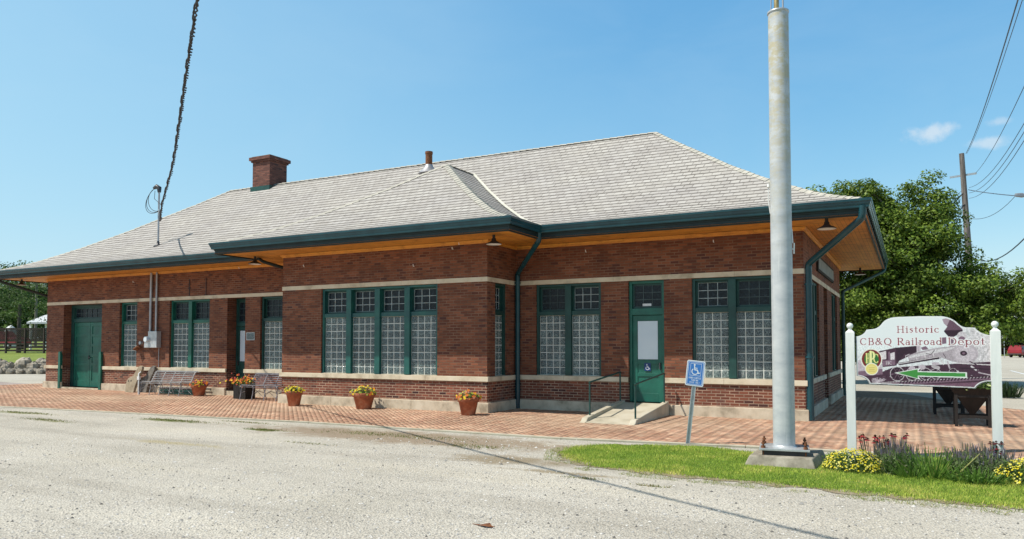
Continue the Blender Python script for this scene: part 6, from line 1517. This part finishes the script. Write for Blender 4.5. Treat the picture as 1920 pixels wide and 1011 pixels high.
# ------------------------------------------------------------------ left background
LAWN = ground_mat('far_lawn', [(.3, (.16, .21, .04)), (.7, (.24, .30, .07))], .4, 6, bs=.6)
m = MB(); P = [at(-260, 650, 46), at(120, 650, 46), at(160, 650, 47), at(300, 650, 75), at(300, 650, 260), at(-600, 650, 260), at(-600, 650, 75)]
zz = [.55, .55, .55, .6, 2.4, 2.4, 1.3]; A2 = [(p.x, p.y, z) for p, z in zip(P, zz)]
mid = [at(-260, 650, 62), at(150, 650, 62)]
m = MB(); m.add([(*at(-400, 650, 46).xy, .5), (*at(150, 650, 46).xy, .5), (*at(200, 650, 62).xy, 1.12), (*at(-400, 650, 62).xy, 1.12), (*at(300, 650, 260).xy, 3.2), (*at(-700, 650, 260).xy, 3.2), (*at(150, 650, 45.5).xy, -.1), (*at(-400, 650, 45.5).xy, -.1)],
               [(0, 1, 2, 3), (3, 2, 4, 5), (7, 6, 1, 0)])
tag(m.build('lawn_bank', LAWN), kind='structure')
def rock(c, s, seed, label, grp):
    rr = random.Random(seed); m = MB(); N, K = 10, 7; V = []; F_ = []
    for j in range(K + 1):
        th_ = math.pi * j / K
        for i in range(N):
            ph = 2 * math.pi * i / N; r = 1 + rr.uniform(-.22, .16); V.append((c[0] + s[0] * r * math.sin(th_) * math.cos(ph), c[1] + s[1] * r * math.sin(th_) * math.sin(ph), c[2] + s[2] * r * math.cos(th_)))
    for j in range(K):
        for i in range(N): F_.append((j * N + i, (j + 1) * N + i, (j + 1) * N + (i + 1) % N, j * N + (i + 1) % N))
    m.add(V, F_); plain('boulder', m, M['rock'], label, 'rock', group=grp)
rs = [(-30, .5), (-14, .45), (2, .5), (10, .3), (18, .42), (28, .35), (34, .30), (46, .62), (58, .33), (62, .45), (72, .4), (80, .52), (88, .42), (97, .5), (108, .4)]
for i, (px, s) in enumerate(rs):
    p = at(px, 690, 45 + (i % 3) * .4); big = i == 7
    rock((p.x, p.y, .28 + (.12 if s > .45 else 0)), (s, s * .8, s * .75 + .08), 40 + i, 'large pale boulder, the biggest in the row edging the lawn' if big else 'pale rough boulder in the row edging the lawn left of the depot', 'boulders edging the left lawn')
for i in range(14):
    p = at(-20 + i * 9.5, 696, 44.2 + (i % 2) * .3); rock((p.x, p.y, .12), (.22, .2, .2), 90 + i, 'small stone lying at the foot of the boulder row', 'small stones below the boulders')
# fence: rails below, lattice above
fa, fb = at(-60, 650, 60), at(118, 650, 60); fl_ = (fb - fa).length; fd = (fb - fa).normalized(); fz = 1.05
t = thing('lattice_fence', (fa.x, fa.y, fz), 'dark wooden fence with lattice top and open rails on the lawn bank', 'fence')
m = MB(); nfp = 5
for k in range(nfp + 1):
    p = fa + fd * fl_ * k / nfp; pm = MB(); pm.box(p.x - .06, p.x + .06, p.y - .06, p.y + .06, fz - .1, fz + 2.0); pm.build('post', M['wiremesh'], t)
Mr = fd.to_track_quat('X', 'Z').to_matrix(); cF = (fa + fb) / 2
for z in (.22, .48, .75, 1.0, 1.95): m.obox((cF.x, cF.y, fz + z), (fl_, .05, .15), Mr)
m.build('rail', M['wiremesh'], t)
m = MB(); n = int(fl_ / .16)
for k in range(-6, n + 1):
    for sgx in (1, -1):
        u0 = k * .16; u1 = u0 + .9
        a0, a1 = (u0, u1)
        za, zb_ = (1.03, 1.93) if sgx > 0 else (1.93, 1.03)
        if a0 < 0 or a1 > fl_: continue
        pa = fa + fd * a0; pb = fa + fd * a1; yo = .012 * sgx; m.tube([(pa.x, pa.y + yo, fz + za), (pb.x, pb.y + yo, fz + zb_)], .034, 4, False)
m.build('lattice', M['wiremesh'], t)
# open shed with pale roof
s0 = at(57, 650, 78); s1 = at(150, 650, 78)
t = thing('open_shed', (s0.x, s0.y, 1.3), 'open shed with a pale metal roof on white posts left of the depot', 'shed')
def shp(px, py, dep): return tuple(at(px, py, dep))
m = MB(); Aq = [shp(50, 604, 76), shp(92, 588, 82), shp(200, 588, 82), shp(190, 604, 76)]; m.add(Aq + [(x, y, z - .18) for x, y, z in Aq], [(0, 3, 2, 1), (4, 5, 6, 7), (0, 1, 5, 4), (0, 4, 7, 3), (2, 3, 7, 6)]); m.build('roof', M['light_roof'], t)
for px, dp in ((57, 76.4), (86, 76.4), (120, 76.4), (88, 84)):
    p = at(px, 650, dp); m = MB(); m.box(p.x - .09, p.x + .09, p.y - .09, p.y + .09, 1.1, 4.0); m.build('post', M['white'], t)
bk1, bk2 = at(84, 650, 84), at(180, 650, 84); m = MB(); m.add([(bk1.x, bk1.y, 1.2), (bk2.x, bk2.y, 1.2), (bk2.x, bk2.y, 4.4), (bk1.x, bk1.y, 4.4)], [(0, 1, 2, 3)]); m.build('back_wall', M['dark'], t)
p = at(20, 615, 84); t = thing('white_tank', (p.x, p.y, 1.4), 'small white rounded tank behind the lattice fence', 'tank')
m = MB(); m.lathe((p.x, p.y, 1.3), [(.6, 0), (.62, 1.6), (.58, 2.0), (.38, 2.4), (.12, 2.6), (.001, 2.65)], 18); m.build('shell', M['light_roof'], t)
p = at(66, 650, 86); t = thing('transformer_pole', (p.x, p.y, 1.5), 'wooden utility pole with two grey transformers left of the depot', 'utility pole')
m = MB(); m.tube([(p.x, p.y, 1.2), (p.x, p.y, 9.6)], [.17, .13], 8); m.build('pole', M['pole_wood'], t)
for d_ in (-.4, .75):
    m = MB(); m.lathe((p.x + d_ * CAMM[0][0], p.y + d_ * CAMM[1][0], 8.35), [(.001, 0), (.30, .02), (.30, 1.0), (.22, 1.12), (.001, 1.15)], 14); m.build('transformer', M['light_roof'], t)
# trees on the left
def bg_tree(px, depth, zb, H, Wd, pal, label, ncl=120, nl=90, ls=.45, nm='shade_tree', grp=None):
    p = at(px, 650, depth); h = Wd / 2
    return tree(nm, (p.x, p.y, zb), [(0, 0, H * .62, h, h, H * .38), (-h * .5, 0, H * .45, h * .6, h * .6, H * .3), (h * .5, 0, H * .48, h * .6, h * .6, H * .3)], ncl, nl, ls, pal, label, trunk_r=.3, clump_r=Wd * .11, group=grp, trunk_h=H * .22)
bg_tree(30, 105, 1.5, 12.0, 13, 'dark', 'broad dark green tree behind the fence left of the depot', 230, 120, .32)
bg_tree(85, 112, 1.5, 8.5, 9, 'light', 'lighter green tree just behind the pale shed roof', 160, 100, .32)
bg_tree(-50, 110, 1.5, 10.0, 10, 'dark', 'dark green tree at the far left edge behind the fence', 120, 90, .4)
bg_tree(52, 98, 1.4, 6.2, 6, 'light', 'small bright green tree behind the open shed', 110, 100, .28)
# tall feathery tips above the left eave
t = thing('feathery_tree', tuple(at(35, 650, 60).xy) + (1.0,), 'tree with feathery pale green tips rising just above the left eave', 'tree')
P = []; Cq = []
for k in range(16):
    px = -5 + k * 5.6 + random.uniform(-2, 2); top = at(px + 8, 492 + (abs(k - 8) * 1.2) + random.uniform(-8, 5), 60); bot = at(px, 540, 60)
    for j in range(60):
        u = random.random(); c = bot.lerp(top, u) + Vector((random.gauss(0, .12), random.gauss(0, .2), 0)) * (1.2 - u); P.append(c); Cq.append((.12, .19, .06) if random.random() > .4 else (.20, .27, .10))
for k in range(2200):
    c = at(random.uniform(-20, 95), random.gauss(560, 22), 60 + random.uniform(0, 3)); P.append(c); Cq.append((.06, .11, .03) if k % 2 else (.09, .15, .04))
Q, cl = leaf_cloud(np.array([tuple(p) for p in P]), np.tile([0, -.3, 1.], (len(P), 1)), .22 * RNG.uniform(.5, 1.3, len(P)), np.array(Cq), .4, .8); quads_obj('crown', Q, cl, M['leaf'], t)
m = MB(); b_ = at(35, 650, 61); m.tube([(b_.x, b_.y, .8), (b_.x, b_.y, 5.0)], [.2, .12], 8); m.build('trunk', M['bark'], t)

# ------------------------------------------------------------------ right and far background
sheet('grass_strip', [tuple(at(1500, 650, 122).xy), tuple(at(2400, 650, 122).xy), tuple(at(2500, 650, 270).xy), tuple(at(1500, 650, 270).xy)], -.010, LAWN)
sheet('road_line', [(5.8, 26), (5.95, 26), (5.95, 60), (5.8, 60)], -.012, M['white'])
p = at(1905, 650, 126); tree('redleaf_shrub', (p.x, p.y, 0), [(0, 0, 2.7, 3.0, 2.0, 2.2), (-2.0, 0, 1.9, 1.8, 1.6, 1.6), (3.0, 0, 2.8, 2.6, 2.0, 2.3)], 160, 110, .32, 'red', 'dark red leaved shrub behind the street right of the sign', 'shrub', .08, .5, None, .4)
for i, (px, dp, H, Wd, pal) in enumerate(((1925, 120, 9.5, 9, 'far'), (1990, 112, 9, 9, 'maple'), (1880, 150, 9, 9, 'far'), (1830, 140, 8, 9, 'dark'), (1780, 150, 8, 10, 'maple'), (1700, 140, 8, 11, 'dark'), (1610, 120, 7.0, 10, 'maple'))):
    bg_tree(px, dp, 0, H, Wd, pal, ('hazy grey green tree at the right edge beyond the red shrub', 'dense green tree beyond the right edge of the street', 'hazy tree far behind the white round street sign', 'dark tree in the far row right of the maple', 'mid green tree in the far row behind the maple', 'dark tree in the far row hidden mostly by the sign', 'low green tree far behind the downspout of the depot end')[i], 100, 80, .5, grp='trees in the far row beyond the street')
t = thing('street_sign', tuple(at(1883, 650, 100).xy) + (0,), 'small pale round sign on a thin post beside the far street', 'sign'); p = at(1883, 650, 100)
m = MB(); m.tube([(p.x, p.y, 0), (p.x, p.y, 2.6)], .05, 6); m.build('post', M['galv_plain'], t)
m = MB(); m.tube([(p.x, p.y - .06, 2.75), (p.x, p.y - .03, 2.75)], .34, 18); m.build('disc', M['light_roof'], t)
# far tree belt right around the horizon, one mass
def belt():
    n = 15000; a = RNG.uniform(R(-65), R(75), n); d = RNG.uniform(300, 340, n); x = -np.sin(a) * d; y = np.cos(a) * d
    hmax = 7 + 4 * vnoise(a * 60, a * 0, 1.3, 6) + 3 * vnoise(a * 300, a * 0, 1.3, 7); z = hmax * RNG.random(n) ** .7
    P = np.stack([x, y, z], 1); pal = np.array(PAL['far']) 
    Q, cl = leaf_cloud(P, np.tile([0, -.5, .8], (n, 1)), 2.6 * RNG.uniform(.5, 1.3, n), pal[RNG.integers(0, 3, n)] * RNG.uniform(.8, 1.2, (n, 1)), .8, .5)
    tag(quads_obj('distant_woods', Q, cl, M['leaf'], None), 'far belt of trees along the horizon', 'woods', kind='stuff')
belt()
